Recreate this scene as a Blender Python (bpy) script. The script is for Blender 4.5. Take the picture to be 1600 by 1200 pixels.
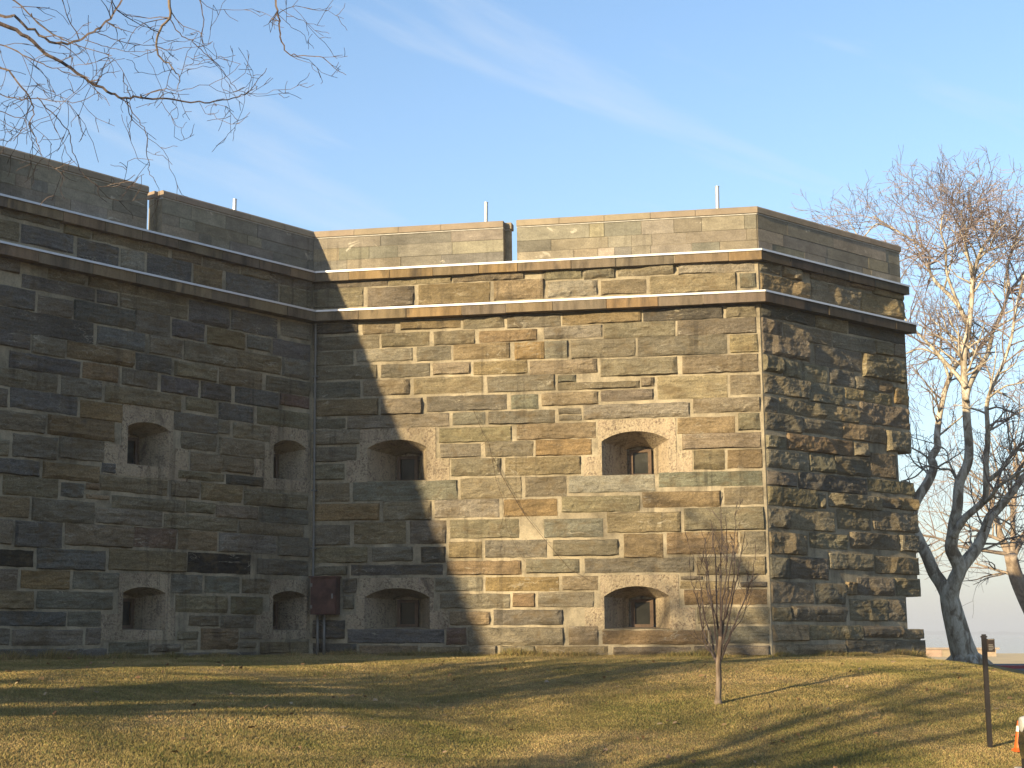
import bpy, math, random
import numpy as np
from mathutils import Vector, Matrix

for o in list(bpy.data.objects):
    bpy.data.objects.remove(o, do_unlink=True)
scene = bpy.context.scene
COL = scene.collection
rng = random.Random(7)
nrg = np.random.default_rng(7)

# ------------------------------------------------------------------ camera
EYE = 1.65
FPX = 2400.0                       # focal length in units of a 1600 px wide picture
PITCH = math.atan(388 / FPX)
cam_d = bpy.data.cameras.new('camera')
cam = bpy.data.objects.new('camera', cam_d)
COL.objects.link(cam)
cam.location = (0, 0, EYE)
cam.rotation_euler = (math.pi / 2 + PITCH, 0, 0)
cam_d.sensor_width = 36.0
cam_d.lens = FPX / 1600 * 36.0
cam_d.clip_start = 0.1
cam_d.clip_end = 30000
scene.camera = cam

# ------------------------------------------------------------------ sky, sun, exposure
SUN_HEAD = math.radians(44.5)      # compass heading (from +Y towards +X) the light travels to
SUN_EL = math.radians(13.5)
world = bpy.data.worlds.new('World')
scene.world = world
world.use_nodes = True
wn = world.node_tree
wn.nodes.clear()
def WN(t, **kw):
    n = wn.nodes.new(t)
    for k, v in kw.items():
        setattr(n, k, v)
    return n
w_out = WN('ShaderNodeOutputWorld')
w_bg = WN('ShaderNodeBackground')
w_sky = WN('ShaderNodeTexSky', sky_type='NISHITA', sun_disc=False)
w_sky.sun_elevation = SUN_EL
w_sky.sun_rotation = SUN_HEAD + math.pi
w_sky.altitude = 10
w_sky.air_density = 1.0
w_sky.dust_density = 0.6
w_sky.ozone_density = 2.6
w_bg.inputs['Strength'].default_value = 0.12
# thin cirrus: noise on a flat layer high above, stretched along the wind
w_geo = WN('ShaderNodeTexCoord')
w_sep = WN('ShaderNodeSeparateXYZ')
wn.links.new(w_geo.outputs['Generated'], w_sep.inputs[0])
w_zc = WN('ShaderNodeMath', operation='MAXIMUM'); w_zc.inputs[1].default_value = 0.0
wn.links.new(w_sep.outputs['Z'], w_zc.inputs[0])
w_az = WN('ShaderNodeMath', operation='ARCTAN2')
wn.links.new(w_sep.outputs['X'], w_az.inputs[0]); wn.links.new(w_sep.outputs['Y'], w_az.inputs[1])
w_cmb = WN('ShaderNodeCombineXYZ')
wn.links.new(w_az.outputs[0], w_cmb.inputs[0]); wn.links.new(w_sep.outputs['Z'], w_cmb.inputs[1])
w_map = WN('ShaderNodeMapping', vector_type='TEXTURE')
w_map.inputs['Rotation'].default_value = (0, 0, math.radians(-20))
w_map.inputs['Scale'].default_value = (0.42, 0.045, 1.0)
w_map.inputs['Location'].default_value = (0.37, 0.21, 0.0)
wn.links.new(w_cmb.outputs[0], w_map.inputs['Vector'])
w_noi = WN('ShaderNodeTexNoise')
w_noi.inputs['Scale'].default_value = 1.0
w_noi.inputs['Detail'].default_value = 7
w_noi.inputs['Roughness'].default_value = 0.55
w_noi.inputs['Distortion'].default_value = 0.25
wn.links.new(w_map.outputs[0], w_noi.inputs['Vector'])
w_rmp = WN('ShaderNodeValToRGB')
w_rmp.color_ramp.elements[0].position = 0.53
w_rmp.color_ramp.elements[1].position = 0.82
w_rmp.color_ramp.elements[1].color = (0.62, 0.62, 0.62, 1)
wn.links.new(w_noi.outputs['Fac'], w_rmp.inputs['Fac'])
w_mix = WN('ShaderNodeMixRGB')
w_mix.inputs['Color2'].default_value = (2.9, 3.2, 3.6, 1)
wn.links.new(w_rmp.outputs['Color'], w_mix.inputs['Fac'])
wn.links.new(w_sky.outputs['Color'], w_mix.inputs['Color1'])
# pale winter haze all round the horizon
w_hz = WN('ShaderNodeMath', operation='MULTIPLY'); w_hz.inputs[1].default_value = -7.5
wn.links.new(w_zc.outputs[0], w_hz.inputs[0])
w_he = WN('ShaderNodeMath', operation='EXPONENT'); wn.links.new(w_hz.outputs[0], w_he.inputs[0])
w_hs = WN('ShaderNodeMath', operation='MULTIPLY'); w_hs.inputs[1].default_value = 0.97
wn.links.new(w_he.outputs[0], w_hs.inputs[0])
w_hm = WN('ShaderNodeMixRGB'); w_hm.inputs['Color2'].default_value = (2.32, 2.23, 2.13, 1)
wn.links.new(w_hs.outputs[0], w_hm.inputs['Fac'])
wn.links.new(w_mix.outputs['Color'], w_hm.inputs['Color1'])
wn.links.new(w_hm.outputs['Color'], w_bg.inputs['Color'])
wn.links.new(w_bg.outputs[0], w_out.inputs['Surface'])

sun_d = bpy.data.lights.new('sun', 'SUN')
sun = bpy.data.objects.new('sun', sun_d)
COL.objects.link(sun)
sun_d.energy = 5.0
sun_d.angle = math.radians(0.55)
sun_d.color = (1.0, 0.79, 0.48)
ldir = Vector((math.sin(SUN_HEAD) * math.cos(SUN_EL), math.cos(SUN_HEAD) * math.cos(SUN_EL), -math.sin(SUN_EL)))
sun.rotation_euler = (-ldir).to_track_quat('Z', 'Y').to_euler()
sun.location = (-20, -20, 30)

vs = scene.view_settings
vs.view_transform = 'Standard'
vs.look = 'None'
vs.gamma = 1.0
vs.use_curve_mapping = False
vs.exposure = 1.25
scene.render.engine = 'CYCLES'

# ------------------------------------------------------------------ numeric helpers
def _hash(ix, iy, iz, seed):
    h = (ix.astype(np.int64) * 374761393 + iy.astype(np.int64) * 668265263 + iz.astype(np.int64) * 2147483647 + seed * 974711) & 0xffffffff
    h = ((h ^ (h >> 13)) * 1274126177) & 0xffffffff
    h = ((h ^ (h >> 16)) * 2246822519) & 0xffffffff
    return ((h ^ (h >> 15)) & 0xffff) / 65535.0
def vnoise(x, y, z=0.0, seed=0):
    x, y, z = np.broadcast_arrays(np.asarray(x, float), np.asarray(y, float), np.asarray(z, float))
    ix, iy, iz = np.floor(x), np.floor(y), np.floor(z)
    fx, fy, fz = x - ix, y - iy, z - iz
    fx, fy, fz = [t * t * (3 - 2 * t) for t in (fx, fy, fz)]
    r = 0
    for a in (0, 1):
        for b in (0, 1):
            for c in (0, 1):
                w = (fx if a else 1 - fx) * (fy if b else 1 - fy) * (fz if c else 1 - fz)
                r = r + w * _hash(ix + a, iy + b, iz + c, seed)
    return r * 2 - 1
def fbm(x, y, z=0.0, seed=0, octs=4, gain=0.5):
    r, a, f = 0, 1.0, 1.0
    for k in range(octs):
        r = r + a * vnoise(x * f, y * f, z * f, seed + k * 17)
        a *= gain
        f *= 2.03
    return r
def smooth(a, b, x):
    t = np.clip((np.asarray(x, float) - a) / (b - a), 0, 1)
    return t * t * (3 - 2 * t)
def pix(x, y, depth):
    """point of the place seen at (x, y) of the 1600x1200 photograph at a chosen distance"""
    d = 600 - y
    c, s = math.cos(PITCH), math.sin(PITCH)
    Y = FPX * c - d * s
    return Vector(((x - 800) / Y * depth, depth, (FPX * s + d * c) / Y * depth + EYE))

# ------------------------------------------------------------------ object helpers
PW = {}
def tag(o, label=None, cat=None, group=None, kind=None):
    if label: o['label'] = label
    if cat: o['category'] = cat
    if group: o['group'] = group
    if kind: o['kind'] = kind
    return o
def empty(name, loc, label=None, cat=None, group=None):
    o = bpy.data.objects.new(name, None)
    o.empty_display_size = 0.3
    o.location = loc
    COL.objects.link(o)
    PW[o.name] = Vector(loc)
    return tag(o, label, cat, group)
def mesh_obj(name, verts, faces, mat, parent=None, smooth_shade=False, origin=None, attr=None):
    """verts in world coordinates; the object's origin is put at the shape's base"""
    v = np.asarray(verts, float).reshape(-1, 3)
    if origin is None:
        origin = np.array([(v[:, 0].min() + v[:, 0].max()) / 2, (v[:, 1].min() + v[:, 1].max()) / 2, v[:, 2].min()])
    origin = np.asarray(origin, float)
    me = bpy.data.meshes.new(name)
    me.from_pydata((v - origin).tolist(), [], faces if isinstance(faces, list) else faces.tolist())
    if smooth_shade:
        me.polygons.foreach_set('use_smooth', np.ones(len(me.polygons), bool))
    if attr is not None:
        a = me.color_attributes.new('tint', 'FLOAT_COLOR', 'POINT')
        c = np.ones((len(v), 4)); c[:, :3] = attr
        a.data.foreach_set('color', c.ravel())
    if mat is not None:
        me.materials.append(mat)
    o = bpy.data.objects.new(name, me)
    p = Vector(origin)
    COL.objects.link(o)
    PW[o.name] = p
    if parent is not None:
        o.parent = parent
        o.location = p - PW[parent.name]
    else:
        o.location = p
    return o
class MB:
    def __init__(self):
        self.v = []; self.f = []
    def add(self, verts, faces):
        b = len(self.v)
        self.v.extend([tuple(p) for p in verts])
        self.f.extend([[b + i for i in fc] for fc in faces])
    def hexa(self, p):      # 8 corners: bottom 4 ccw, top 4 ccw
        self.add(p, [[0, 3, 2, 1], [4, 5, 6, 7], [0, 1, 5, 4], [1, 2, 6, 5], [2, 3, 7, 6], [3, 0, 4, 7]])
    def box(self, x0, x1, y0, y1, z0, z1, M=None):
        p = [(x0, y0, z0), (x1, y0, z0), (x1, y1, z0), (x0, y1, z0), (x0, y0, z1), (x1, y0, z1), (x1, y1, z1), (x0, y1, z1)]
        if M is not None:
            p = [tuple(M @ Vector(q)) for q in p]
        self.hexa(p)
    def tube(self, pts, rad, n=8, cap=True):
        pts = [Vector(p) for p in pts]
        up = None
        rings = []
        for i, p in enumerate(pts):
            t = (pts[min(i + 1, len(pts) - 1)] - pts[max(i - 1, 0)])
            if t.length < 1e-9: t = Vector((0, 0, 1))
            t.normalize()
            if up is None:
                up = Vector((1, 0, 0)) if abs(t.x) < .9 else Vector((0, 1, 0))
            sx = (up - t * up.dot(t))
            if sx.length < 1e-6: sx = t.orthogonal()
            sx.normalize(); up = sx
            sy = t.cross(sx)
            r = rad[i] if hasattr(rad, '__len__') else rad
            rings.append([p + sx * (r * math.cos(2 * math.pi * k / n)) + sy * (r * math.sin(2 * math.pi * k / n)) for k in range(n)])
        vs_ = [q for rg in rings for q in rg]
        fs = []
        for i in range(len(rings) - 1):
            for k in range(n):
                a = i * n + k; b = i * n + (k + 1) % n
                fs.append([a, b, b + n, a + n])
        if cap:
            fs.append(list(range(n))[::-1]); fs.append([(len(rings) - 1) * n + k for k in range(n)])
        self.add(vs_, fs)
    def build(self, name, mat, parent=None, smooth_shade=False, origin=None, attr=None):
        return mesh_obj(name, self.v, self.f, mat, parent, smooth_shade, origin, attr)

# ------------------------------------------------------------------ materials
ALBEDO = 0.68      # the exposure is set for the bright sky, so the stone and soil are the dark ones they really are
class Mat:
    def __init__(self, name, rough=0.9, spec=0.25):
        self.m = bpy.data.materials.new(name)
        self.m.use_nodes = True
        self.nt = self.m.node_tree
        self.b = self.nt.nodes['Principled BSDF']
        self.b.inputs['Roughness'].default_value = rough
        self.b.inputs['Specular IOR Level'].default_value = spec
    def n(self, t, **kw):
        nd = self.nt.nodes.new(t)
        for k, v in kw.items():
            if k.startswith('i_'):
                nd.inputs[k[2:].replace('_', ' ')].default_value = v
            else:
                setattr(nd, k, v)
        return nd
    def l(self, a, b): self.nt.links.new(a, b)
    def pos(self, scale=(1, 1, 1), rot=(0, 0, 0), loc=(0, 0, 0)):
        g = self.n('ShaderNodeNewGeometry'); m = self.n('ShaderNodeMapping')
        m.inputs['Scale'].default_value = scale; m.inputs['Rotation'].default_value = rot; m.inputs['Location'].default_value = loc
        self.l(g.outputs['Position'], m.inputs['Vector'])
        return m.outputs['Vector']
    def noise(self, vec, scale, detail=4, rough=0.6, dist=0.0):
        n = self.n('ShaderNodeTexNoise')
        n.inputs['Scale'].default_value = scale; n.inputs['Detail'].default_value = detail
        n.inputs['Roughness'].default_value = rough; n.inputs['Distortion'].default_value = dist
        self.l(vec, n.inputs['Vector'])
        return n.outputs['Fac']
    def ramp(self, fac, stops):
        r = self.n('ShaderNodeValToRGB')
        e = r.color_ramp.elements
        while len(e) < len(stops): e.new(0.5)
        for q, (p, c) in zip(e, stops):
            q.position = p
            q.color = (c, c, c, 1) if not hasattr(c, '__len__') else (*c, 1)
        self.l(fac, r.inputs['Fac'])
        return r.outputs['Color']
    def mix(self, fac, a, b, mode='MIX'):
        m = self.n('ShaderNodeMixRGB', blend_type=mode)
        for s, v in (('Fac', fac), ('Color1', a), ('Color2', b)):
            if isinstance(v, (int, float)): m.inputs[s].default_value = v if s == 'Fac' else (v, v, v, 1)
            elif isinstance(v, tuple): m.inputs[s].default_value = (*v, 1)
            else: self.l(v, m.inputs[s])
        return m.outputs['Color']
    def stain(self, c, lo=0.76):
        n = self.noise(self.pos((0.75, 0.75, 0.32)), 1.0, 6, 0.62, 0.5)
        c = self.mix(1.0, c, self.ramp(n, [(0.30, lo), (0.5, 1.0), (0.68, 1.18)]), 'MULTIPLY')
        d = self.noise(self.pos((7, 7, 0.22)), 1.0, 4, 0.6)
        k = self.noise(self.pos((0.6, 0.6, 0.6), (0, 0, 0), (3, 7, 1)), 1.0, 3, 0.5)
        f = self.mix(1.0, self.ramp(d, [(0.52, 0.0), (0.66, 0.5)]), self.ramp(k, [(0.48, 0.0), (0.62, 1.0)]), 'MULTIPLY')
        return self.mix(f, c, (0.055, 0.048, 0.04))
    def bump(self, h, strength=0.5, dist=0.02):
        b = self.n('ShaderNodeBump'); b.inputs['Strength'].default_value = strength; b.inputs['Distance'].default_value = dist
        self.l(h, b.inputs['Height']); self.l(b.outputs['Normal'], self.b.inputs['Normal'])
    def col(self, c):
        c = self.mix(1.0, c, ALBEDO, 'MULTIPLY')
        if isinstance(c, tuple): self.b.inputs['Base Color'].default_value = (*c, 1)
        else: self.l(c, self.b.inputs['Base Color'])
        return self

def m_stone():
    m = Mat('schist_stone', 0.9, 0.15)
    at = m.n('ShaderNodeAttribute', attribute_name='tint')
    def offs(k, sc):
        off = m.n('ShaderNodeVectorMath', operation='MULTIPLY_ADD')
        m.l(at.outputs['Color'], off.inputs[0]); off.inputs[1].default_value = k; m.l(m.pos(sc), off.inputs[2])
        return off.outputs[0]
    lay = m.noise(offs((90, 70, 50), (1.4, 1.4, 10)), 1.0, 7, 0.7, 0.8)
    fine = m.noise(m.pos((1, 1, 1.5)), 24, 6, 0.75, 0.3)
    pit = m.noise(m.pos((1, 1, 1.2)), 60, 3, 0.7)
    blot = m.noise(offs((40, 30, 80), (1, 1, 1.6)), 2.6, 5, 0.65, 0.6)
    c = m.mix(1.0, at.outputs['Color'], m.ramp(lay, [(0.25, 0.60), (0.5, 1.0), (0.75, 1.36)]), 'MULTIPLY')
    c = m.mix(1.0, c, m.ramp(fine, [(0.25, 0.62), (0.5, 1.08), (0.78, 1.5)]), 'MULTIPLY')
    c = m.mix(1.0, c, m.ramp(pit, [(0.3, 0.6), (0.7, 1.35)]), 'MULTIPLY')
    c = m.mix(m.ramp(blot, [(0.50, 0.0), (0.68, 0.62)]), c, (0.205, 0.15, 0.08))
    c = m.mix(m.ramp(blot, [(0.28, 0.5), (0.38, 0.0)]), c, (0.09, 0.086, 0.075))
    # pale quartz veins along the layering
    vn = m.noise(offs((60, 110, 80), (1.1, 1.1, 5)), 1.3, 3, 0.5, 1.2)
    vein = m.ramp(vn, [(0.484, 0.0), (0.5, 1.0), (0.516, 0.0)])
    msk = m.ramp(m.noise(m.pos((1, 1, 2)), 1.6, 2, 0.5), [(0.54, 0.0), (0.64, 0.8)])
    c = m.mix(m.mix(1.0, vein, msk, 'MULTIPLY'), c, (0.56, 0.51, 0.40))
    # white lime runs
    run = m.noise(m.pos((5, 5, 1.2)), 1.0, 5, 0.7, 0.3)
    c = m.mix(m.ramp(run, [(0.735, 0.0), (0.77, 0.8)]), c, (0.70, 0.67, 0.60))
    m.col(m.stain(c))
    h = m.mix(0.35, m.mix(0.5, fine, lay), pit)
    m.bump(h, 1.0, 0.09)
    return m.m
def m_mortar(name='mortar', base=(0.40, 0.345, 0.245)):
    m = Mat(name, 0.95, 0.1)
    n1 = m.noise(m.pos(), 2.2, 5, 0.65); n2 = m.noise(m.pos(), 30, 4, 0.7)
    c = m.mix(1.0, base, m.ramp(n1, [(0.30, 0.5), (0.5, 0.95), (0.70, 1.25)]), 'MULTIPLY')
    c = m.mix(1.0, c, m.ramp(n2, [(0.25, 0.75), (0.75, 1.2)]), 'MULTIPLY')
    run = m.noise(m.pos((5, 5, 1.4)), 1.0, 5, 0.7, 0.3)
    c = m.mix(m.ramp(run, [(0.70, 0.0), (0.75, 0.8)]), c, (0.75, 0.72, 0.65))
    m.col(m.stain(c, 0.68)); m.bump(n2, 0.6, 0.02)
    return m.m
def m_ashlar():
    m = Mat('parapet_ashlar', 0.92, 0.15)
    at = m.n('ShaderNodeAttribute', attribute_name='tint')
    n1 = m.noise(m.pos((1, 1, 2.5)), 3, 6, 0.7, 0.5); n2 = m.noise(m.pos(), 35, 4, 0.75)
    c = m.mix(1.0, at.outputs['Color'], m.ramp(n1, [(0.25, 0.7), (0.5, 1.0), (0.75, 1.3)]), 'MULTIPLY')
    c = m.mix(1.0, c, m.ramp(n2, [(0.25, 0.7), (0.75, 1.3)]), 'MULTIPLY')
    c = m.mix(m.ramp(m.noise(m.pos((1, 1, 2)), 1.7, 5, 0.6, 1.0), [(0.66, 0.0), (0.70, 0.8)]), c, (0.55, 0.50, 0.40))
    m.col(m.stain(c, 0.7)); m.bump(m.mix(0.5, n1, n2), 0.6, 0.02)
    return m.m
def m_cornice():
    m = Mat('cornice_brownstone', 0.85, 0.25)
    at = m.n('ShaderNodeAttribute', attribute_name='tint')
    n1 = m.noise(m.pos((3.5, 3.5, 0.5)), 1.2, 5, 0.65, 0.3); n2 = m.noise(m.pos(), 40, 3, 0.7)
    c = m.mix(1.0, at.outputs['Color'], m.ramp(n1, [(0.28, 0.45), (0.5, 0.95), (0.75, 1.35)]), 'MULTIPLY')
    c = m.mix(m.ramp(m.noise(m.pos((2, 2, 0.7)), 1.4, 4, 0.6), [(0.52, 0.0), (0.66, 0.7)]), c, (0.06, 0.048, 0.036))
    c = m.mix(1.0, c, m.ramp(n2, [(0.25, 0.82), (0.75, 1.18)]), 'MULTIPLY')
    m.col(c); m.bump(n2, 0.4, 0.01)
    return m.m
def m_coping():
    m = Mat('coping_sandstone', 0.9, 0.2)
    at = m.n('ShaderNodeAttribute', attribute_name='tint')
    n1 = m.noise(m.pos(), 2.5, 5, 0.6); n2 = m.noise(m.pos(), 50, 3, 0.7)
    c = m.mix(1.0, at.outputs['Color'], m.ramp(n1, [(0.25, 0.8), (0.75, 1.18)]), 'MULTIPLY')
    c = m.mix(1.0, c, m.ramp(n2, [(0.25, 0.85), (0.75, 1.15)]), 'MULTIPLY')
    m.col(c); m.bump(n2, 0.3, 0.01)
    return m.m
def m_surround():
    m = Mat('pebbled_concrete', 0.95, 0.15)
    v = m.n('ShaderNodeTexVoronoi'); v.inputs['Scale'].default_value = 26
    m.l(m.pos(), v.inputs['Vector'])
    n1 = m.noise(m.pos(), 22, 4, 0.8); n2 = m.noise(m.pos(), 2.4, 4, 0.6)
    c = m.mix(m.ramp(n2, [(0.35, 0.0), (0.65, 1.0)]), (0.46, 0.385, 0.265), (0.44, 0.355, 0.25))
    pits = m.mix(1.0, m.ramp(n1, [(0.50, 0.0), (0.58, 0.85)]), m.ramp(m.noise(m.pos(), 5, 3, 0.6), [(0.35, 0.1), (0.6, 1.0)]), 'MULTIPLY')
    c = m.mix(pits, c, (0.13, 0.09, 0.07))
    c = m.mix(m.ramp(m.noise(m.pos((6, 6, 1.0)), 1.0, 5, 0.7, 0.4), [(0.68, 0.0), (0.73, 0.85)]), c, (0.70, 0.67, 0.60))
    c = m.mix(m.ramp(m.noise(m.pos((1.5, 1.5, 0.8)), 2.2, 5, 0.65, 0.5), [(0.56, 0.0), (0.70, 0.7)]), c, (0.10, 0.075, 0.06))
    m.col(m.stain(c, 0.6)); m.bump(m.mix(0.5, n1, v.outputs['Distance']), 0.9, 0.03)
    return m.m
def m_simple(name, c, rough=0.6, metal=0.0, var=0.25, scale=8, bump=0.0):
    m = Mat(name, rough, 0.4)
    m.b.inputs['Metallic'].default_value = metal
    n = m.noise(m.pos(), scale, 5, 0.65)
    m.col(m.mix(1.0, c, m.ramp(n, [(0.25, 1 - var), (0.75, 1 + var)]), 'MULTIPLY'))
    if bump: m.bump(n, bump, 0.01)
    return m.m
def m_glass():
    m = Mat('dusty_pane', 0.25, 0.12)
    n = m.noise(m.pos(), 3, 4, 0.6)
    m.col(m.mix(1.0, (0.035, 0.035, 0.03), m.ramp(n, [(0.3, 0.6), (0.75, 1.6)]), 'MULTIPLY'))
    m.l(m.ramp(n, [(0.3, 0.1), (0.8, 0.35)]), m.b.inputs['Roughness'])
    return m.m
def m_bark(name, c1, c2, c3, scale=3.0):
    m = Mat(name, 0.9, 0.15)
    n = m.noise(m.pos((1, 1, 0.45)), scale, 5, 0.6, 0.6); n2 = m.noise(m.pos((1, 1, 0.3)), scale * 9, 4, 0.7)
    c = m.ramp(n, [(0.40, c1), (0.50, c2), (0.60, c3)])
    c = m.mix(1.0, c, m.ramp(n2, [(0.25, 0.7), (0.75, 1.25)]), 'MULTIPLY')
    m.col(c); m.bump(n2, 0.6, 0.02)
    return m.m
def m_lawn():
    m = Mat('winter_lawn', 0.95, 0.05)
    n1 = m.noise(m.pos(), 0.42, 6, 0.66, 0.6); n2 = m.noise(m.pos((1, 1, 1)), 5, 5, 0.7); n3 = m.noise(m.pos(), 60, 3, 0.7)
    c = m.ramp(n1, [(0.33, (0.17, 0.15, 0.052)), (0.5, (0.28, 0.21, 0.085)), (0.66, (0.40, 0.285, 0.13))])
    c = m.mix(1.0, c, m.ramp(n2, [(0.25, 0.62), (0.75, 1.3)]), 'MULTIPLY')
    c = m.mix(1.0, c, m.ramp(n3, [(0.25, 0.6), (0.75, 1.35)]), 'MULTIPLY')
    m.col(c); m.bump(n3, 0.8, 0.03)
    return m.m
def m_grass():
    m = Mat('grass_blades', 0.9, 0.05)
    n1 = m.noise(m.pos(), 0.42, 6, 0.66, 0.6); n2 = m.noise(m.pos(), 5, 5, 0.7)
    at = m.n('ShaderNodeAttribute', attribute_name='tint')
    c = m.ramp(n1, [(0.33, (0.21, 0.19, 0.065)), (0.5, (0.38, 0.29, 0.12)), (0.66, (0.54, 0.39, 0.185))])
    c = m.mix(1.0, c, m.ramp(n2, [(0.25, 0.75), (0.75, 1.25)]), 'MULTIPLY')
    c = m.mix(1.0, c, at.outputs['Color'], 'MULTIPLY')
    m.col(c)
    return m.m
def m_water():
    m = Mat('sea_water', 0.08, 0.5)
    m.col((0.10, 0.13, 0.15))
    n = m.noise(m.pos((1, 1, 1)), 0.35, 4, 0.6)
    m.bump(n, 0.02, 0.05)
    return m.m
def m_tint(name, rough=0.9, scale=20, var=0.25):
    m = Mat(name, rough, 0.2)
    at = m.n('ShaderNodeAttribute', attribute_name='tint')
    n = m.noise(m.pos(), scale, 4, 0.7)
    m.col(m.mix(1.0, at.outputs['Color'], m.ramp(n, [(0.25, 1 - var), (0.75, 1 + var)]), 'MULTIPLY'))
    m.bump(n, 0.4, 0.01)
    return m.m

STONE = m_stone(); MORTAR = m_mortar(); ASHLAR = m_ashlar(); CORNICE = m_cornice(); COPING = m_coping()
SURROUND = m_surround(); PANE = m_glass()
SEALANT = m_simple('pale_lead_strip', (0.52, 0.50, 0.46), 0.7, 0.0, 0.3, 12)
FLASH = m_simple('aluminium_flashing', (0.72, 0.72, 0.74), 0.45, 0.3, 0.1, 6)
FRAME = m_simple('rusty_frame', (0.13, 0.085, 0.055), 0.8, 0.0, 0.4, 14)
ROOF = m_simple('roof_gravel', (0.30, 0.28, 0.25), 0.95, 0, 0.2, 5)
STEEL = m_simple('galvanised_steel', (0.62, 0.61, 0.60), 0.4, 0.6, 0.15, 15)
RUST = m_simple('rusted_brown_paint', (0.105, 0.05, 0.036), 0.8, 0.0, 0.65, 4, 0.4)
CONDUIT = m_simple('grey_conduit', (0.22, 0.21, 0.19), 0.6, 0.2, 0.2, 10)
BLACKWOOD = m_simple('dark_stained_timber', (0.018, 0.014, 0.013), 0.7, 0, 0.3, 14)
SIGNBROWN = m_simple('brown_sign_face', (0.06, 0.04, 0.028), 0.6, 0, 0.15, 10)
SIGNTEXT = m_simple('pale_sign_paint', (0.55, 0.50, 0.42), 0.7, 0, 0.1, 10)
CONE = m_simple('orange_cone_plastic', (0.80, 0.13, 0.02), 0.5, 0, 0.1, 8)
CONEW = m_simple('white_cone_collar', (0.75, 0.75, 0.72), 0.4, 0, 0.1, 8)
ASPHALT = m_simple('asphalt', (0.055, 0.055, 0.058), 0.9, 0, 0.3, 20, 0.4)
PALEPAVE = m_simple('concrete_pavement', (0.30, 0.29, 0.27), 0.9, 0, 0.2, 10, 0.2)
REDKERB = m_simple('red_kerb_paint', (0.36, 0.055, 0.06), 0.7, 0, 0.2, 6)
KERB = m_simple('pale_kerb', (0.45, 0.43, 0.40), 0.9, 0, 0.2, 10)
SEAWALL = m_tint('seawall_blocks', 0.9, 4, 0.25)
LAWN = m_lawn(); GRASS = m_grass(); WATER = m_water()
LEAF = m_tint('fallen_leaf', 0.8, 30, 0.2)
ISLAND = m_simple('far_shore', (0.06, 0.075, 0.06), 0.95, 0, 0.2, 0.01)
SYC = m_bark('sycamore_bark', (0.27, 0.215, 0.155), (0.50, 0.435, 0.335), (0.72, 0.65, 0.53), 5.5)
TWIG = m_bark('sycamore_twigs', (0.25, 0.185, 0.165), (0.32, 0.245, 0.215), (0.39, 0.32, 0.28), 5)
BARK2 = m_bark('brown_bark', (0.15, 0.11, 0.08), (0.22, 0.17, 0.125), (0.28, 0.22, 0.17), 5)
BARK3 = m_bark('pale_bark', (0.26, 0.20, 0.145), (0.36, 0.28, 0.21), (0.46, 0.37, 0.28), 4)
TWIG2 = m_bark('brown_twigs', (0.09, 0.066, 0.055), (0.14, 0.105, 0.09), (0.19, 0.15, 0.13), 7)
STRAW = m_simple('dry_field_grass', (0.75, 0.56, 0.28), 0.95, 0, 0.25, 0.6)
VINE = m_bark('vine_stem', (0.07, 0.05, 0.035), (0.10, 0.07, 0.05), (0.14, 0.10, 0.07), 9)

# block layout of each wall in centimetres: u0,u1,v0,v1[,colour]
STONES_A = '''631,752,774,795 566,622,768,787 386,560,769,800 304,376,768,791 206,299,767,790 125,200,768,788 6,122,768,789 715,787,732,766 602,710,733,766,b
502,592,724,764,b 442,495,727,764,w 329,434,721,767,b 250,321,727,765,t 100,239,724,766,b 5,94,725,764 710,784,675,698 576,652,679,704 340,566,680,712
551,704,653,676,b 501,546,652,675,b 336,494,653,677 232,331,650,692,b 101,224,651,691,b 7,90,659,691 677,781,613,649,b 599,670,613,644
462,594,613,649,b 377,459,611,651,g 293,371,615,648,b 189,285,613,647,t 117,181,619,646,g 7,111,615,649,b 552,779,572,611,d 435,543,574,608,b
346,425,574,609 683,778,543,570,b 611,679,539,570 210,341,573,610 91,207,575,610 9,84,574,614 461,606,541,571,t 372,454,539,570,b 260,364,538,567
140,252,537,570 8,128,540,569 578,723,507,535,b 494,571,508,537,t 404,484,506,537 305,394,504,535,b 221,297,503,535,d 95,210,504,536,b 8,90,513,537,r
625,775,473,504 530,616,471,505,g 346,521,470,501 259,333,475,500 162,251,467,499,b 7,151,468,502 724,773,435,467 581,718,437,471,b 481,574,434,466,o
255,361,434,468,g 222,255,437,465 118,214,434,463 648,771,397,429 499,640,397,433,t 257,343,400,431 131,249,396,430 718,769,350,378 620,709,352,391
519,615,357,395 243,318,360,394 160,238,363,393 655,767,320,346,b 529,647,319,348,t 494,523,339,356,b 235,348,342,357 133,229,340,358,d
615,725,285,318 562,608,289,314,b 528,556,305,316,t 374,526,306,333 296,364,306,335 190,291,304,338 11,182,302,330 674,764,247,281 537,666,243,282
505,555,289,296 332,498,276,298 261,327,278,299 147,253,273,297 7,142,270,299,g 384,532,246,274 199,379,245,271 21,194,244,269 705,762,200,241
603,697,197,241,b 451,596,204,242 352,447,207,243,r 249,344,206,243 95,244,206,242,w 6,90,204,243 660,760,162,190,k 510,652,160,195,b 324,501,163,200
163,320,164,201,k 6,145,165,195 690,758,123,157 585,682,125,156,o 480,576,127,156,g 284,358,124,158,g 191,277,126,157,g 115,183,127,155 657,756,90,120
491,649,91,121,g 221,346,88,119 130,211,86,119 590,755,61,85,b 516,584,61,86,g 242,314,62,81 153,235,59,82 701,753,29,56 553,695,28,54,w 515,545,29,58
293,341,37,51 194,284,18,57,t 129,186,37,51 501,752,0,21,b 408,495,12,32 333,403,14,28 293,324,19,32 147,188,20,31 3,134,9,31 357,496,-2,8
144,352,-3,11,b'''
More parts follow.
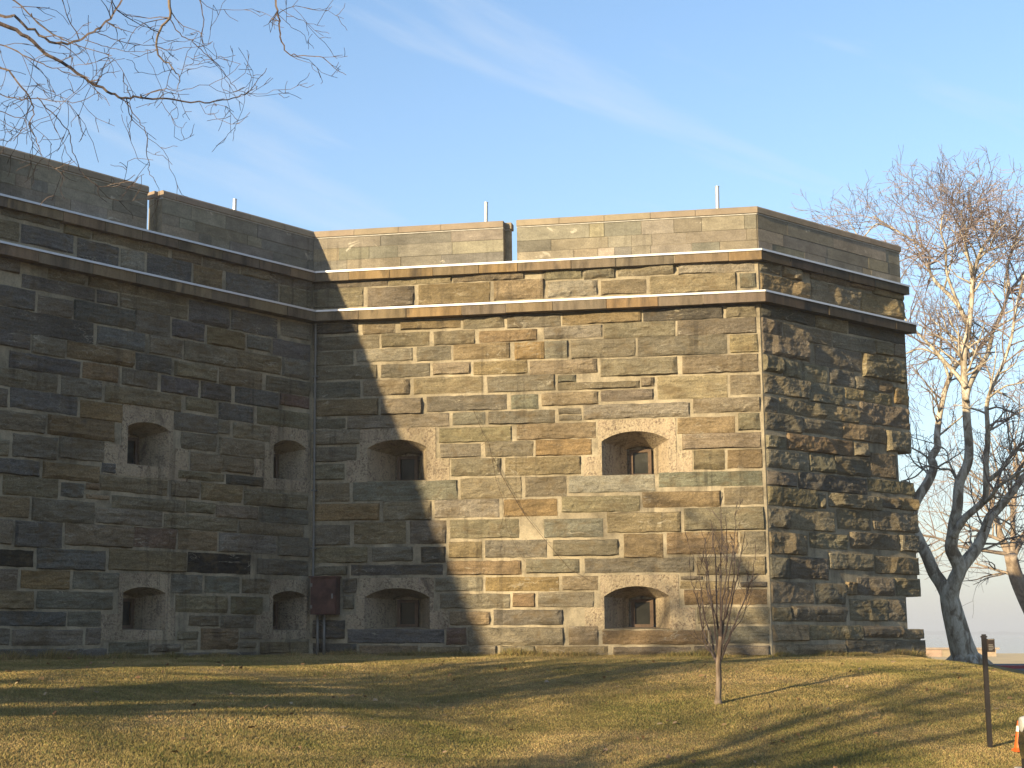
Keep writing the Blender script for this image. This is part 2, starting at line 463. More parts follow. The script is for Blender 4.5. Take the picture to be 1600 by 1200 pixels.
STONES_B = '''1,166,772,788 169,305,772,786 309,460,772,787 3,112,730,770 123,223,727,768 234,387,726,769,t 396,501,730,770 -1,101,674,694,d 112,182,669,690
195,323,675,691,t 331,416,672,695 423,534,669,694 -1,147,639,667 154,256,640,669 267,354,640,668 364,485,641,665,t 0,90,606,635 99,220,610,636,w
230,302,608,637 309,428,607,639 439,500,603,638,o 502,550,603,638 2,143,575,603 153,257,575,602 265,344,577,601 352,464,574,601,t 470,609,570,598
0,106,537,569,g 115,214,538,570 224,370,538,571 381,521,537,569 528,565,552,567 5,146,498,532,t 153,241,497,530 252,420,500,531 430,486,500,529,g
494,609,505,531 4,74,472,491 80,298,469,496 307,374,471,496,g 382,520,470,496 529,575,474,484 4,106,438,468 278,430,435,465 442,603,437,468
3,99,402,431 280,364,404,431 375,474,404,434 480,594,403,435,o 4,73,364,396 303,407,366,400 417,571,365,400 4,84,318,356 93,315,318,357,g
323,449,319,360 458,541,321,360 6,149,279,313,o 158,260,277,316 268,402,281,317,w 413,522,282,315,o 4,86,228,269 96,206,230,274 216,291,229,275
301,443,239,276 7,124,192,223 134,221,194,222 239,289,191,222,d 298,365,199,231 373,499,199,233 4,80,167,184 90,284,166,186,d 293,447,165,192,t
458,565,167,194 72,102,130,158 269,366,133,159 374,523,132,159,o 73,96,98,125 279,423,98,126 430,474,101,127,t 481,593,100,128 8,76,38,74,d
299,382,65,91 390,530,65,94 83,286,29,56,b 292,332,26,59,r 336,531,25,59 542,600,26,61 9,101,4,27,d 109,231,4,23 238,321,4,21 323,394,5,23
403,473,6,23 476,619,6,22 502,581,767,786 585,650,765,787 656,770,767,788 780,931,765,787,w 510,612,731,762,w 620,712,730,759 721,894,727,763
902,934,732,760 540,701,671,694,t 706,865,671,695,d 873,932,672,695 500,620,643,668,w 625,769,639,670 774,931,639,670 557,687,601,638 693,871,599,638
878,933,600,636 617,771,561,596 782,932,561,596 527,694,536,550 699,724,538,556 731,869,511,556,y 876,935,516,554 616,722,511,532 528,574,487,498
579,793,475,503,w 801,933,481,509 769,882,440,472 889,931,444,478 777,932,409,439 799,859,368,406 866,933,369,405,t 547,720,327,360,w
729,932,335,363,g 532,689,288,319 696,849,295,325,t 857,933,298,331 495,614,238,274,g 624,769,246,285 777,933,248,292 513,645,201,232
656,733,196,242,t 742,880,202,244,t 886,934,201,244 576,793,167,195 800,933,161,195 531,601,133,160 767,809,152,158 766,872,135,148 883,934,137,146
773,933,104,132,t 798,936,67,98 610,815,27,53,t 820,934,29,61,g 631,782,6,21 789,934,6,24'''
STONES_C = '''-1,67,766,791 73,131,764,788 165,296,776,803 302,375,779,798 381,490,773,798 -3,160,727,761 166,329,730,772 335,488,731,771 -2,174,674,703,d
176,283,673,702 290,490,675,706,d -4,66,641,669 71,228,639,668 234,374,638,668 377,441,642,670 444,488,644,672 -1,151,598,639 171,325,595,636
331,484,587,635 -1,58,563,595 66,207,558,592 216,298,559,591 303,381,557,584 388,433,561,582 -3,142,519,556 144,261,516,554 266,431,533,556
439,492,540,575,o -3,43,481,510 50,194,483,513 197,307,483,512 263,305,516,522 315,491,487,531 -3,115,446,480 118,248,450,478 251,400,447,481
402,491,434,478 1,64,410,434 68,283,411,443,t 286,337,414,443 0,133,371,406 137,212,372,409 215,338,372,410 342,434,375,425 0,94,336,363
99,325,334,367,d 329,494,343,369 0,157,297,333 161,184,299,328 195,367,303,331 371,435,311,332 439,494,309,334,t -1,64,252,289 68,211,252,291
220,332,260,298 341,499,262,302 3,120,202,243 128,249,218,247 259,425,222,254 431,501,221,255 2,62,154,194,g 65,182,155,197 187,334,177,209
341,496,172,207 2,132,107,147 139,233,107,147 238,274,126,151 277,403,126,162 408,497,127,163 3,60,72,98 63,232,72,100 248,375,74,116 379,440,74,118
4,113,34,64 117,283,36,63 287,422,40,62 426,500,37,56 2,227,6,26 230,503,1,33'''
EMBRASURES = [
    ('B', 1.23, 2.51, 3.59, 4.27, 4.44, 1.07, 2.70, 4.68, 0.78, 4.08, 2.99, 4.03, 3.57),
    ('B', 6.15, 7.50, 3.61, 4.29, 4.48, 6.08, 7.65, 4.72, 5.78, 3.99, 7.96, 4.07, 3.59),
    ('B', 1.18, 2.57, 0.58, 1.20, 1.39, 1.01, 2.65, 1.60, 0.78, 0.86, 2.97, 0.93, 0.56),
    ('B', 6.14, 7.44, 0.57, 1.20, 1.40, 6.07, 7.62, 1.62, 5.75, 0.98, 7.93, 0.98, 0.55),
    ('A', 4.68, 3.72, 3.59, 4.30, 4.41, 4.82, 3.63, 4.70, 5.20, 3.93, 3.24, 3.98, 3.36),
    ('A', 1.06, 0.15, 3.60, 4.28, 4.42, 1.16, 0.09, 4.68, 1.53, 4.17, 0.04, 4.31, 3.37),
    ('A', 4.68, 3.71, 0.54, 1.22, 1.33, 4.78, 3.61, 1.58, 5.14, 0.83, 3.47, 0.95, 0.36),
    ('A', 1.02, 0.10, 0.54, 1.23, 1.33, 1.10, 0.06, 1.56, 1.46, 0.91, -0.00, 1.00, 0.36),
]

# ================================================================== the fort: three walls meeting at two corners
ZB = EYE - 0.5                      # height of the wall foot
HT = 8.98                           # foot to top of coping
P_I = (Vector((-4.163, 32.0)), Vector((-4.256, 32.0)))     # re-entrant corner (foot, top)
P_O = (Vector((5.01, 30.0)), Vector((4.93, 30.01)))        # salient corner
P_E = (Vector((8.71, 33.18)), Vector((8.65, 33.28)))       # far end of the face
A_DIR = Vector((0.6296, 0.7769))
P_A = (P_I[0] - 46 * A_DIR, P_I[1] - 46 * A_DIR)
D_DIR = Vector((-0.35, 0.937))
P_D = (P_E[0] + 14 * D_DIR, P_E[1] + 14 * D_DIR)
WALLS = {'A': (P_I, P_A), 'B': (P_I, P_O), 'C': (P_O, P_E), 'D': (P_E, P_D)}
LEN = {k: ((p[1][0] - p[0][0]).length) for k, p in WALLS.items()}
OUT = {'A': Vector((0.7769, -0.6296)), 'B': Vector((-0.2132, -0.977)), 'C': Vector((0.652, -0.758)), 'D': Vector((0.937, 0.35))}
FLIP = {'A': True, 'B': False, 'C': False, 'D': False}
MIT_I, MIT_O = 0.616, 0.4986        # how far a run lengthens per metre of projection at the corners
def wp(w, u, v, off=0.0):
    a, b = WALLS[w]
    t = v / HT
    p = a[0].lerp(a[1], t); q = b[0].lerp(b[1], t)
    d = (q - p).normalized()
    r = p + d * u + OUT[w] * off
    return (r.x, r.y, ZB + v)
def wp_np(w, U, V, Wo):
    a, b = WALLS[w]
    t = V / HT
    px = a[0].x + (a[1].x - a[0].x) * t; py = a[0].y + (a[1].y - a[0].y) * t
    qx = b[0].x + (b[1].x - b[0].x) * t; qy = b[0].y + (b[1].y - b[0].y) * t
    L = np.hypot(qx - px, qy - py)
    return np.stack([px + (qx - px) / L * U + OUT[w].x * Wo, py + (qy - py) / L * U + OUT[w].y * Wo, ZB + V], -1)
def wbox(mb, w, u0, u1, v0, v1, w0, w1, m0=0.0, m1=0.0):
    def c(u, m, v, o): return wp(w, u + m * o, v, o)
    p = [c(u0, m0, v0, w1), c(u1, m1, v0, w1), c(u1, m1, v0, w0), c(u0, m0, v0, w0),
         c(u0, m0, v1, w1), c(u1, m1, v1, w1), c(u1, m1, v1, w0), c(u0, m0, v1, w0)]
    if FLIP[w]:
        p = [p[1], p[0], p[3], p[2], p[5], p[4], p[7], p[6]]
    mb.hexa(p)
def desat(c, k):
    g = sum(c) / 3
    return tuple(x * (1 - k) + g * k for x in c)
def rcol(c, k=0.12):
    s = 1 + rng.uniform(-k, k)
    return tuple(max(0.01, x * s * (1 + rng.uniform(-k, k) * 0.3)) for x in c)

fort = empty('fort', (P_I[0].x, P_I[0].y, ZB), 'tall stone fort with three angled walls of rough blocks and two cornices', 'fort')

# ---- mortar backing of each wall with openings for the embrasures
EMB = []
for e in EMBRASURES:
    w = e[0]
    ua, ub, sill, spring, crown, la, lb, ltop, wla, wlv, wra, wrv, slab = e[1:]
    if ua > ub:      # wall A runs the other way
        ua, ub, la, lb, wla, wlv, wra, wrv = ub, ua, lb, la, wra, wrv, wla, wlv
    EMB.append((w, ua, ub, sill, spring, crown, la, lb, ltop, wla, wlv, wra, wrv, slab))
def backing(w, u_max, v_max, holes, name, label):
    us = sorted(set([0.0, u_max] + [x for h in holes for x in h[:2]]))
    vs_ = sorted(set([-0.6, v_max] + [x for h in holes for x in h[2:]]))
    mb = MB()
    for i in range(len(us) - 1):
        for j in range(len(vs_) - 1):
            uc, vc = (us[i] + us[i + 1]) / 2, (vs_[j] + vs_[j + 1]) / 2
            if any(h[0] < uc < h[1] and h[2] < vc < h[3] for h in holes):
                continue
            q = [wp(w, us[i], vs_[j]), wp(w, us[i + 1], vs_[j]), wp(w, us[i + 1], vs_[j + 1]), wp(w, us[i], vs_[j + 1])]
            mb.add(q, [[3, 2, 1, 0] if FLIP[w] else [0, 1, 2, 3]])
    o = mb.build(name, MORTAR, fort)
    o['label'] = label
    return o
NOTCH = [(4.42, LEN['C'], 3.58, 4.40), (4.44, LEN['C'], 0.57, 1.25)]
WOBJ = {}
WOBJ['A'] = backing('A', LEN['A'], 8.07, [(e[1], e[2], e[3], e[5]) for e in EMB if e[0] == 'A'], 'wall', 'shaded long wall on the left')
WOBJ['B'] = backing('B', LEN['B'], 8.07, [(e[1], e[2], e[3], e[5]) for e in EMB if e[0] == 'B'], 'wall', 'middle wall half in golden sunlight')
WOBJ['C'] = backing('C', LEN['C'], 8.07, NOTCH, 'wall', 'right hand wall in raking light with very rough blocks')
WOBJ['D'] = backing('D', LEN['D'], 8.07, [(0.0, 0.75, n[2], n[3]) for n in NOTCH], 'wall', 'end wall turning away behind the corner')
mb = MB()
for n in NOTCH:      # the cheek, sill and head of the embrasures that cut the far corner
    a0, a1 = (lambda v: wp('C', n[0], v)), (lambda v: wp('D', 0.75, v)); e0 = lambda v: wp('C', LEN['C'], v)
    mb.add([a0(n[2]), a1(n[2]), a1(n[3]), a0(n[3])], [[0, 1, 2, 3]])
    for v in (n[2], n[3]):
        mb.add([a0(v), e0(v), a1(v)], [[0, 1, 2]])
mb.build('embrasure_cheek', SURROUND, fort)

# ---- rough faced blocks
PAL = {'t': (0.23, 0.175, 0.10), 'o': (0.27, 0.195, 0.09), 'b': (0.135, 0.142, 0.142), 'd': (0.11, 0.104, 0.093), 'k': (0.035, 0.032, 0.028),
       'g': (0.175, 0.18, 0.135), 'r': (0.22, 0.125, 0.09), 'w': (0.27, 0.25, 0.20), 'y': (0.29, 0.25, 0.155)}
GREY = [(0.195, 0.18, 0.14), (0.215, 0.192, 0.14), (0.17, 0.163, 0.137), (0.235, 0.20, 0.135), (0.18, 0.172, 0.148), (0.205, 0.19, 0.155), (0.225, 0.205, 0.16)]
def stone_mesh(w, u0, u1, v0, v1, amp, seed, cell=0.04, deep=0.03):
    r = random.Random(seed)
    wd, ht = u1 - u0, v1 - v0
    nx, ny = max(4, int(round(wd / cell))), max(4, int(round(ht / cell)))
    gx = np.linspace(0, 1, nx + 1); gy = np.linspace(0, 1, ny + 1)
    bx, by = min(0.012 / wd, 0.1), min(0.012 / ht, 0.1)          # a tight first ring gives a crisp arris
    gx[1] = min(gx[1], bx * 1.6); gx[-2] = max(gx[-2], 1 - bx * 1.6); gy[1] = min(gy[1], by * 1.6); gy[-2] = max(gy[-2], 1 - by * 1.6)
    X, Y = np.meshgrid(gx * wd, gy * ht, indexing='ij')
    bl, bt = r.uniform(.015, .04), r.uniform(.012, .03)
    br, bb = r.choice([r.uniform(.012, .03), r.uniform(.05, .11)]), r.choice([r.uniform(.008, .02), r.uniform(.012, .04), r.uniform(.04, .09)])
    bb = min(bb, ht * 0.45)
    ramp = lambda e, b: np.clip(e / b, 0, 1)
    wob = 1 + 0.9 * vnoise(X * 9, Y * 9, seed * .13, seed)
    prof = np.minimum(np.minimum(ramp(X, bl), ramp(wd - X, br * np.clip(wob, .4, 2))), np.minimum(ramp(ht - Y, bt), ramp(Y, bb * np.clip(wob, .35, 2))))
    base = amp * r.uniform(0.7, 1.25)
    H = np.full_like(X, base)
    tilt = amp / max(ht, .2)
    H = H + (Y - ht / 2) * r.uniform(-0.25, 0.55) * tilt + (X - wd / 2) / wd * amp * r.uniform(-.5, .5)
    for k in range(r.choice([1, 2, 3, 3])):                     # broken facets
        ang = r.uniform(0, 2 * math.pi)
        cx, cy = r.uniform(.1, .9) * wd, r.uniform(.1, .9) * ht
        sl = r.uniform(0.12, 0.6) * amp / 0.06 * (0.62 if w == 'C' else 0.33)
        H = np.minimum(H, base * r.uniform(0.85, 1.3) + ((X - cx) * math.cos(ang) + (Y - cy) * math.sin(ang)) * sl)
    H = np.maximum(H, 0.25 * base)
    n1 = fbm(X * 5, Y * (8 if w == 'C' else 13), seed * .7, seed, 4, .6)
    n2 = vnoise(X * 2.2, Y * 30, seed * .3, seed + 5)
    H = (H + (0.20 * amp if w == 'C' else 0.018) * n1 + (0.10 * amp if w == 'C' else 0.008) * n2) * prof ** 0.75 + 0.006
    H = np.maximum(H, 0.006)
    border = np.zeros_like(X, bool); border[0], border[-1], border[:, 0], border[:, -1] = True, True, True, True
    jx = vnoise(X * 7 + 3, Y * 7, seed * 1.7, seed + 9) * 0.010; jy = vnoise(X * 7, Y * 7 + 3, seed * 2.3, seed + 11) * 0.010
    X = X + jx; Y = Y + jy
    H[border] = 0.006
    top = wp_np(w, u0 + X, v0 + Y, H)
    n_y = ny + 1
    idx = np.arange((nx + 1) * n_y).reshape(nx + 1, n_y)
    q = np.stack([idx[:-1, :-1], idx[1:, :-1], idx[1:, 1:], idx[:-1, 1:]], -1).reshape(-1, 4)
    ring = np.concatenate([idx[:, 0], idx[-1, 1:], idx[-2::-1, -1], idx[0, -2:0:-1]])
    V = top.reshape(-1, 3)
    sk = wp_np(w, (u0 + X).reshape(-1)[ring], (v0 + Y).reshape(-1)[ring], np.full(len(ring), -deep))
    b0 = len(V); k = np.arange(len(ring)); k2 = (k + 1) % len(ring)
    s = np.stack([ring[k2], ring[k], b0 + k, b0 + k2], -1)
    F = np.concatenate([q, s])
    if FLIP[w]: F = F[:, ::-1]
    return np.concatenate([V, sk]), F
sseed = 100
for w, txt in (('A', STONES_A), ('B', STONES_B), ('C', STONES_C)):
    for tok in txt.split():
        p = tok.split(',')
        u0, u1, v0, v1 = [int(q) / 100 for q in p[:4]]
        code = p[4] if len(p) > 4 else '-'
        sseed += 1
        base = desat(PAL[code], .22 if code in 'oty' else .5) if code != '-' else rng.choice(GREY)
        if w == 'B' and u1 > 9.36: u1 = 9.36
        gro = .008 if w == 'C' else .006
        u0, u1, v0, v1 = u0 - gro, u1 + gro * (u1 < 9.3), v0 - gro, v1 + gro
        u0 = max(u0, 0.03)
        amp = {'A': rng.uniform(.04, .075), 'B': rng.uniform(.045, .085), 'C': rng.uniform(.055, .11)}[w]
        if code in 'kyg' and w != 'C': amp *= 0.5
        end = w == 'C' and u1 > 4.6
        V, F = stone_mesh(w, u0, u1, v0, v1, amp, sseed, 0.034, 0.3 if end else 0.03)
        mesh_obj('stone', V, F, STONE, WOBJ[w], attr=rcol(tuple(x * k for x, k in zip(base, (1.40, 1.29, 1.12)))))
# courses of the long wall further left, out of the picture
fv, ff, fa = [], [], []
v = 0.05
nb = 0
while v < 6.8:
    h = rng.uniform(.26, .38)
    u = 7.85 + rng.uniform(0, .3)
    while u < 15:
        l = rng.uniform(.5, 1.5)
        sseed += 1
        V, F = stone_mesh('A', u, u + l, v, v + h, .045, sseed, 0.1)
        ff.append(F + nb); fv.append(V); nb += len(V)
        fa.append(np.tile(rcol(rng.choice(GREY + [PAL['b'], PAL['t']])), (len(V), 1)))
        u += l + .04
    v += h + .04
o = mesh_obj('stone_courses', np.concatenate(fv), np.concatenate(ff), STONE, WOBJ['A'], attr=np.concatenate(fa))
o['kind'] = 'stuff'

# ---- embrasures: pebbled surround, splayed recess, small window at the back
for (w, ul, ur, sill, spring, crown, ll, lr, ltop, wl, wlv, wr, wrv, slab) in EMB:
    D, fr = (0.80, 0.012) if w == 'B' else (0.62, 0.012)
    mb = MB()
    n = 20
    arch = [(ul + (ur - ul) * k / n, spring + (crown - spring) * math.sqrt(max(0, 1.35 ** 2 - (2 * k / n - 1) ** 2))) for k in range(n + 1)]
    a_lo = arch[0][1]
    arch = [(a, spring + (b - a_lo) * (crown - spring) / max(1e-6, max(q[1] for q in arch) - a_lo)) for a, b in arch]
    for k in range(n):
        (a, va), (b, vb) = arch[k], arch[k + 1]
        pts = []
        for (u_, v_, o_) in ((a, va, fr), (b, vb, fr), (b, vb, -.05), (a, va, -.05), (a, ltop, fr), (b, ltop, fr), (b, ltop, -.05), (a, ltop, -.05)):
            pts.append(wp(w, u_, v_, o_))
        if FLIP[w]: pts = [pts[1], pts[0], pts[3], pts[2], pts[5], pts[4], pts[7], pts[6]]
        mb.hexa(pts)
    wbox(mb, w, ll, ul, slab, ltop, -.05, fr)
    wbox(mb, w, ur, lr, slab, ltop, -.05, fr)
    if wl < ll - .02: wbox(mb, w, wl, ll, slab, wlv, -.05, fr - .004)
    if wr > lr + .02: wbox(mb, w, lr, wr, slab, wrv, -.05, fr - .004)
    if sill - slab > 0.05: wbox(mb, w, ul, ur, slab, sill, -.05, fr)
    uc = (ul + ur) / 2
    hb, s2, sp2, c2 = 0.27, sill + 0.03, sill + 0.60, sill + 0.66
    front = [(ul, sill)] + arch + [(ur, sill)]
    back = [(uc - hb, s2)] + [(uc - hb + 2 * hb * k / n, sp2 + (c2 - sp2) * math.sin(math.pi * k / n)) for k in range(n + 1)] + [(uc + hb, s2)]
    N = len(front)
    vs_ = [wp(w, a, b, fr) for a, b in front] + [wp(w, a, b, -D) for a, b in back]
    fs = [[k, (k + 1) % N, N + (k + 1) % N, N + k] for k in range(N)]
    mb.add(vs_, fs)
    mb.add([wp(w, a, b, -D - .06) for a, b in [(uc - hb - .1, s2 - .1), (uc + hb + .1, s2 - .1), (uc + hb + .1, c2 + .1), (uc - hb - .1, c2 + .1)]], [[0, 1, 2, 3]])
    em = mb.build('embrasure', SURROUND, fort)
    fb = MB()
    fo, fi = 0.225, 0.155
    ft = s2 + 0.56
    wbox(fb, w, uc - fo, uc - fi, s2, ft, -D - .05, -D + .03)
    wbox(fb, w, uc + fi, uc + fo, s2, ft, -D - .05, -D + .03)
    wbox(fb, w, uc - fi, uc + fi, s2, s2 + .06, -D - .05, -D + .028)
    wbox(fb, w, uc - fi, uc + fi, ft - .06, ft, -D - .05, -D + .028)
    fob = fb.build('window_frame', FRAME, em)
    gb = MB()
    wbox(gb, w, uc - fi, uc + fi, s2 + .06, ft - .06, -D - .03, -D - .02)
    gb.build('pane', PANE, em)

# ---- two cornices of long brownstone blocks with metal flashing on top
def run_lengths(total, lo, hi, r):
    x, out = 0.0, []
    while x < total - 1e-6:
        l = r.uniform(lo, hi)
        if total - x - l < lo * .6: l = total - x
        out.append((x, x + l)); x += l
    return out
cr = random.Random(31)
RUNS = {'A': (0.0, 18.0, MIT_I, 0.0), 'B': (0.0, LEN['B'], MIT_I, MIT_O), 'C': (0.0, LEN['C'], -MIT_O, 0.45)}
CORN_PAL = [(0.22, 0.165, 0.10), (0.185, 0.145, 0.095), (0.24, 0.175, 0.105), (0.17, 0.135, 0.095), (0.25, 0.17, 0.085)]
for (c0, c1, proj) in ((7.85, 8.055, 0.17), (6.97, 7.19, 0.26)):
    core = MB()
    for w in 'ABC':
        u0, u1, m0, m1 = RUNS[w]
        wbox(core, w, u0, u1, c0 + .012, c1 - .012, -.05, proj - .02, m0, m1)
    cobj = core.build('cornice', MORTAR, fort)
    for w in 'ABC':
        u0, u1, m0, m1 = RUNS[w]
        segs = run_lengths(u1 - u0, .8, 1.25, cr)
        for i, (a, b) in enumerate(segs):
            smb = MB()
            dz = cr.uniform(-.008, .006)
            wbox(smb, w, a + (.0 if i == 0 else .007), b - (.0 if i == len(segs) - 1 else .007), c0 + dz, c1, -.04, proj + cr.uniform(-.014, .006), m0 if i == 0 else 0, m1 if i == len(segs) - 1 else 0)
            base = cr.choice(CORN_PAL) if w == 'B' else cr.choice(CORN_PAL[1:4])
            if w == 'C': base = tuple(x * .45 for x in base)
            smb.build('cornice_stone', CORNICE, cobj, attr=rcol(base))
        fl = MB()
        wbox(fl, w, u0, u1, c1 + .002, c1 + .010, .0, proj + .018, m0, m1)
        wbox(fl, w, u0, u1, c1 - .030, c1 + .001, proj + .010, proj + .020, m0, m1)
        fl.build('flashing', FLASH, cobj)

# ---- parapet, with a slit through it on two walls
PT = 0.34
SEG = {'A': [(0.0, 4.037), (4.385, LEN['A'])], 'B': [(0.0, 4.17), (4.455, LEN['B'])], 'C': [(0.0, LEN['C'])]}
PIER = {'A': (4.037, 4.09), 'B': (4.17, 4.28)}
ASH_PAL = [(0.27, 0.235, 0.165), (0.235, 0.21, 0.155), (0.30, 0.25, 0.165), (0.21, 0.195, 0.155), (0.26, 0.235, 0.18), (0.33, 0.29, 0.21)]
pm = MB(); seal = MB()
for w in 'ABC':
    for (a, b) in SEG[w]:
        m0 = {'A': MIT_I, 'B': MIT_I, 'C': -MIT_O}[w] if a == 0 else 0
        m1 = {'A': 0, 'B': MIT_O, 'C': 0.45}[w] if b == LEN[w] else 0
        wbox(pm, w, a, b, 8.0, 8.815, -PT, 0.0, m0, m1)
        wbox(seal, w, a, b, 8.815, 8.84, -PT, 0.022, m0, m1)
    if w in PIER:
        a, b = PIER[w]
        wbox(pm, w, a, b, 8.0, 8.815, -PT + .01, -.17)
        wbox(seal, w, a, b, 8.815, 8.84, -PT + .01, -.16)
pobj = pm.build('parapet', MORTAR, fort)
seal.build('lead_strip', SEALANT, pobj)
pr = random.Random(12)
for w in 'ABC':
    for (a, b) in SEG[w]:
        b2 = min(b, 9.6)
        m0 = {'A': MIT_I, 'B': MIT_I, 'C': -MIT_O}[w] if a == 0 else 0
        m1 = {'A': 0, 'B': MIT_O, 'C': 0.45}[w] if b == LEN[w] else 0
        v = 8.075
        for row in range(3):
            h = (8.81 - 8.075) / 3 + (pr.uniform(-.05, .05) if row < 2 else 0)
            v1 = v + h if row < 2 else 8.81
            for i, (s0, s1) in enumerate(run_lengths(b2 - a, .3, 1.6, pr)):
                smb = MB()
                o0 = a + s0 + .004; o1 = a + s1 - .004
                wbox(smb, w, o0, o1, v + .003, v1 - .003, -.03, pr.uniform(.004, .02), m0 if s0 == 0 else 0, 0)
                smb.build('parapet_stone', ASHLAR, pobj, attr=rcol(desat(pr.choice(ASH_PAL), .15), .10))
            v = v1
        for i, (s0, s1) in enumerate(run_lengths(b - a if w != 'A' or a == 0 else 14.0, .85, .98, pr)):
            cmb = MB()
            last = (a + s1 >= b - 1e-6)
            u0_, u1_ = a + s0 + (.004 if s0 > 0 else 0), a + s1 - (.004 if not last else 0)
            mm0, mm1 = (m0 if s0 == 0 else 0), (m1 if last else 0)
            wbox(cmb, w, u0_, u1_, 8.842, 8.945, -PT - .05, .05, mm0, mm1)
            # weathered top edge
            def c_(u, m, vv, o): return wp(w, u + m * o, vv, o)
            p = [c_(u0_, mm0, 8.945, .05), c_(u1_, mm1, 8.945, .05), c_(u1_, mm1, 8.945, -PT - .05), c_(u0_, mm0, 8.945, -PT - .05),
                 c_(u0_, mm0, 8.98, .02), c_(u1_, mm1, 8.98, .02), c_(u1_, mm1, 8.98, -PT - .02), c_(u0_, mm0, 8.98, -PT - .02)]
            if FLIP[w]: p = [p[1], p[0], p[3], p[2], p[5], p[4], p[7], p[6]]
            cmb.hexa(p)
            cmb.build('coping_stone', COPING, pobj, attr=rcol((0.34, 0.275, 0.20), .08))
    if w in PIER:
        a, b = PIER[w]
        cmb = MB(); wbox(cmb, w, a + .004, b + .03, 8.842, 8.975, -PT - .03, -.13)
        cmb.build('coping_stone', COPING, pobj, attr=rcol((0.34, 0.275, 0.20), .08))
rb = MB()
hv = 8.0
ring = [wp('A', LEN['A'], hv), wp('B', 0, hv), wp('B', LEN['B'], hv), wp('C', LEN['C'], hv), wp('D', LEN['D'], hv), (-30, 46, ZB + hv)]
rb.add(ring, [[0, 1, 2, 3, 4, 5]])
rb.build('roof', ROOF, fort)

# ---- steel posts standing behind the parapet
for px_, py_, dep, lab in ((367, 312, 30.67, 'short steel post above the shaded left parapet'), (759.5, 317, 31.77, 'steel post beside the slit in the middle parapet'),
                      (1120.5, 292, 30.75, 'steel post near the salient corner of the parapet')):
    mb = MB()
    p = pix(px_, py_, dep); v1 = p.z - ZB
    mb.tube([(p[0], p[1], ZB + 8.0), (p[0], p[1], ZB + v1)], .042, 12)
    mb.tube([(p[0], p[1], ZB + v1), (p[0], p[1], ZB + v1 + .012)], .047, 12)
    tag(mb.build('steel_post', STEEL, smooth_shade=False), lab, 'post', 'steel posts on the fort roof')

# ---- box, pipes
bx = empty('utility_box', wp('B', .35, .84, .15), 'rusty dark brown metal box at the foot of the inner corner', 'utility box')
mb = MB(); wbox(mb, 'B', .12, .66, .86, 1.60, .0, .30); mb.build('box', RUST, bx)
mb = MB(); wbox(mb, 'B', .09, .69, 1.605, 1.635, .0, .33); mb.build('lid', RUST, bx)
mb = MB(); wbox(mb, 'B', .145, .635, .89, 1.575, .302, .312); mb.build('door', RUST, bx)
mb = MB(); wbox(mb, 'B', .58, .61, 1.18, 1.28, .313, .335); mb.build('latch', CONDUIT, bx)
for vv in (.98, 1.42):
    mb = MB(); wbox(mb, 'B', .125, .165, vv, vv + .07, .303, .322); mb.build('hinge', CONDUIT, bx)
for uu in (.22, .36):
    mb = MB(); mb.tube([wp('B', uu, -.1, .12), wp('B', uu, .88, .12)], .028, 10); mb.build('conduit', CONDUIT, bx, True)
mb = MB()
mb.tube([wp('B', .10, 1.6, .09), wp('B', .10, 6.95, .09)], .024, 8)
for v in (2.2, 3.4, 4.6, 5.8):
    wbox(mb, 'B', .05, .15, v, v + .03, .0, .12)
tag(mb.build('conduit_pipe', CONDUIT, smooth_shade=False), 'thin grey pipe running down the inner corner of the fort', 'pipe')

# ---- bare vine stems clinging to the middle wall
vine = MB()
def wall_px(x, y):
    d = 600 - y; c, s = math.cos(PITCH), math.sin(PITCH); Y = FPX * c - d * s
    kx, kz = (x - 800) / Y, (FPX * s + d * c) / Y
    v = 4.0
    for _ in range(20):
        p = P_I[0].lerp(P_I[1], v / HT); q = P_O[0].lerp(P_O[1], v / HT); dd = (q - p).normalized()
        t = (kx * p.y - p.x) / (dd.x - kx * dd.y); v = kz * (p.y + dd.y * t) + EYE - ZB
    return t, v
for pts, r0 in (([(741, 640), (756, 677), (765, 692), (770, 714), (776, 748), (787, 781), (793, 824), (806, 852), (819, 874), (835, 893)], .005),
            ([(771, 714), (793, 757), (821, 805), (856, 848), (891, 889), (918, 905), (936, 912)], .0055),
            ([(780, 735), (804, 775), (826, 812)], .0035), ([(812, 862), (838, 872), (850, 896)], .0035), ([(762, 690), (750, 700), (742, 722)], .003),
            ([(856, 848), (880, 850), (905, 846)], .003), ([(790, 800), (782, 830), (790, 860), (786, 885)], .003)):
    P = []
    for x, y in pts:
        u, v = wall_px(x, y); P.append(wp('B', u, v, .085 + rng.uniform(-.012, .012)))
    vine.tube(P, [r0 * (1 - .6 * k / len(P)) for k in range(len(P))], 4)
tag(vine.build('bare_vine', VINE), 'bare vine stems clinging to the sunlit middle wall', 'vine')

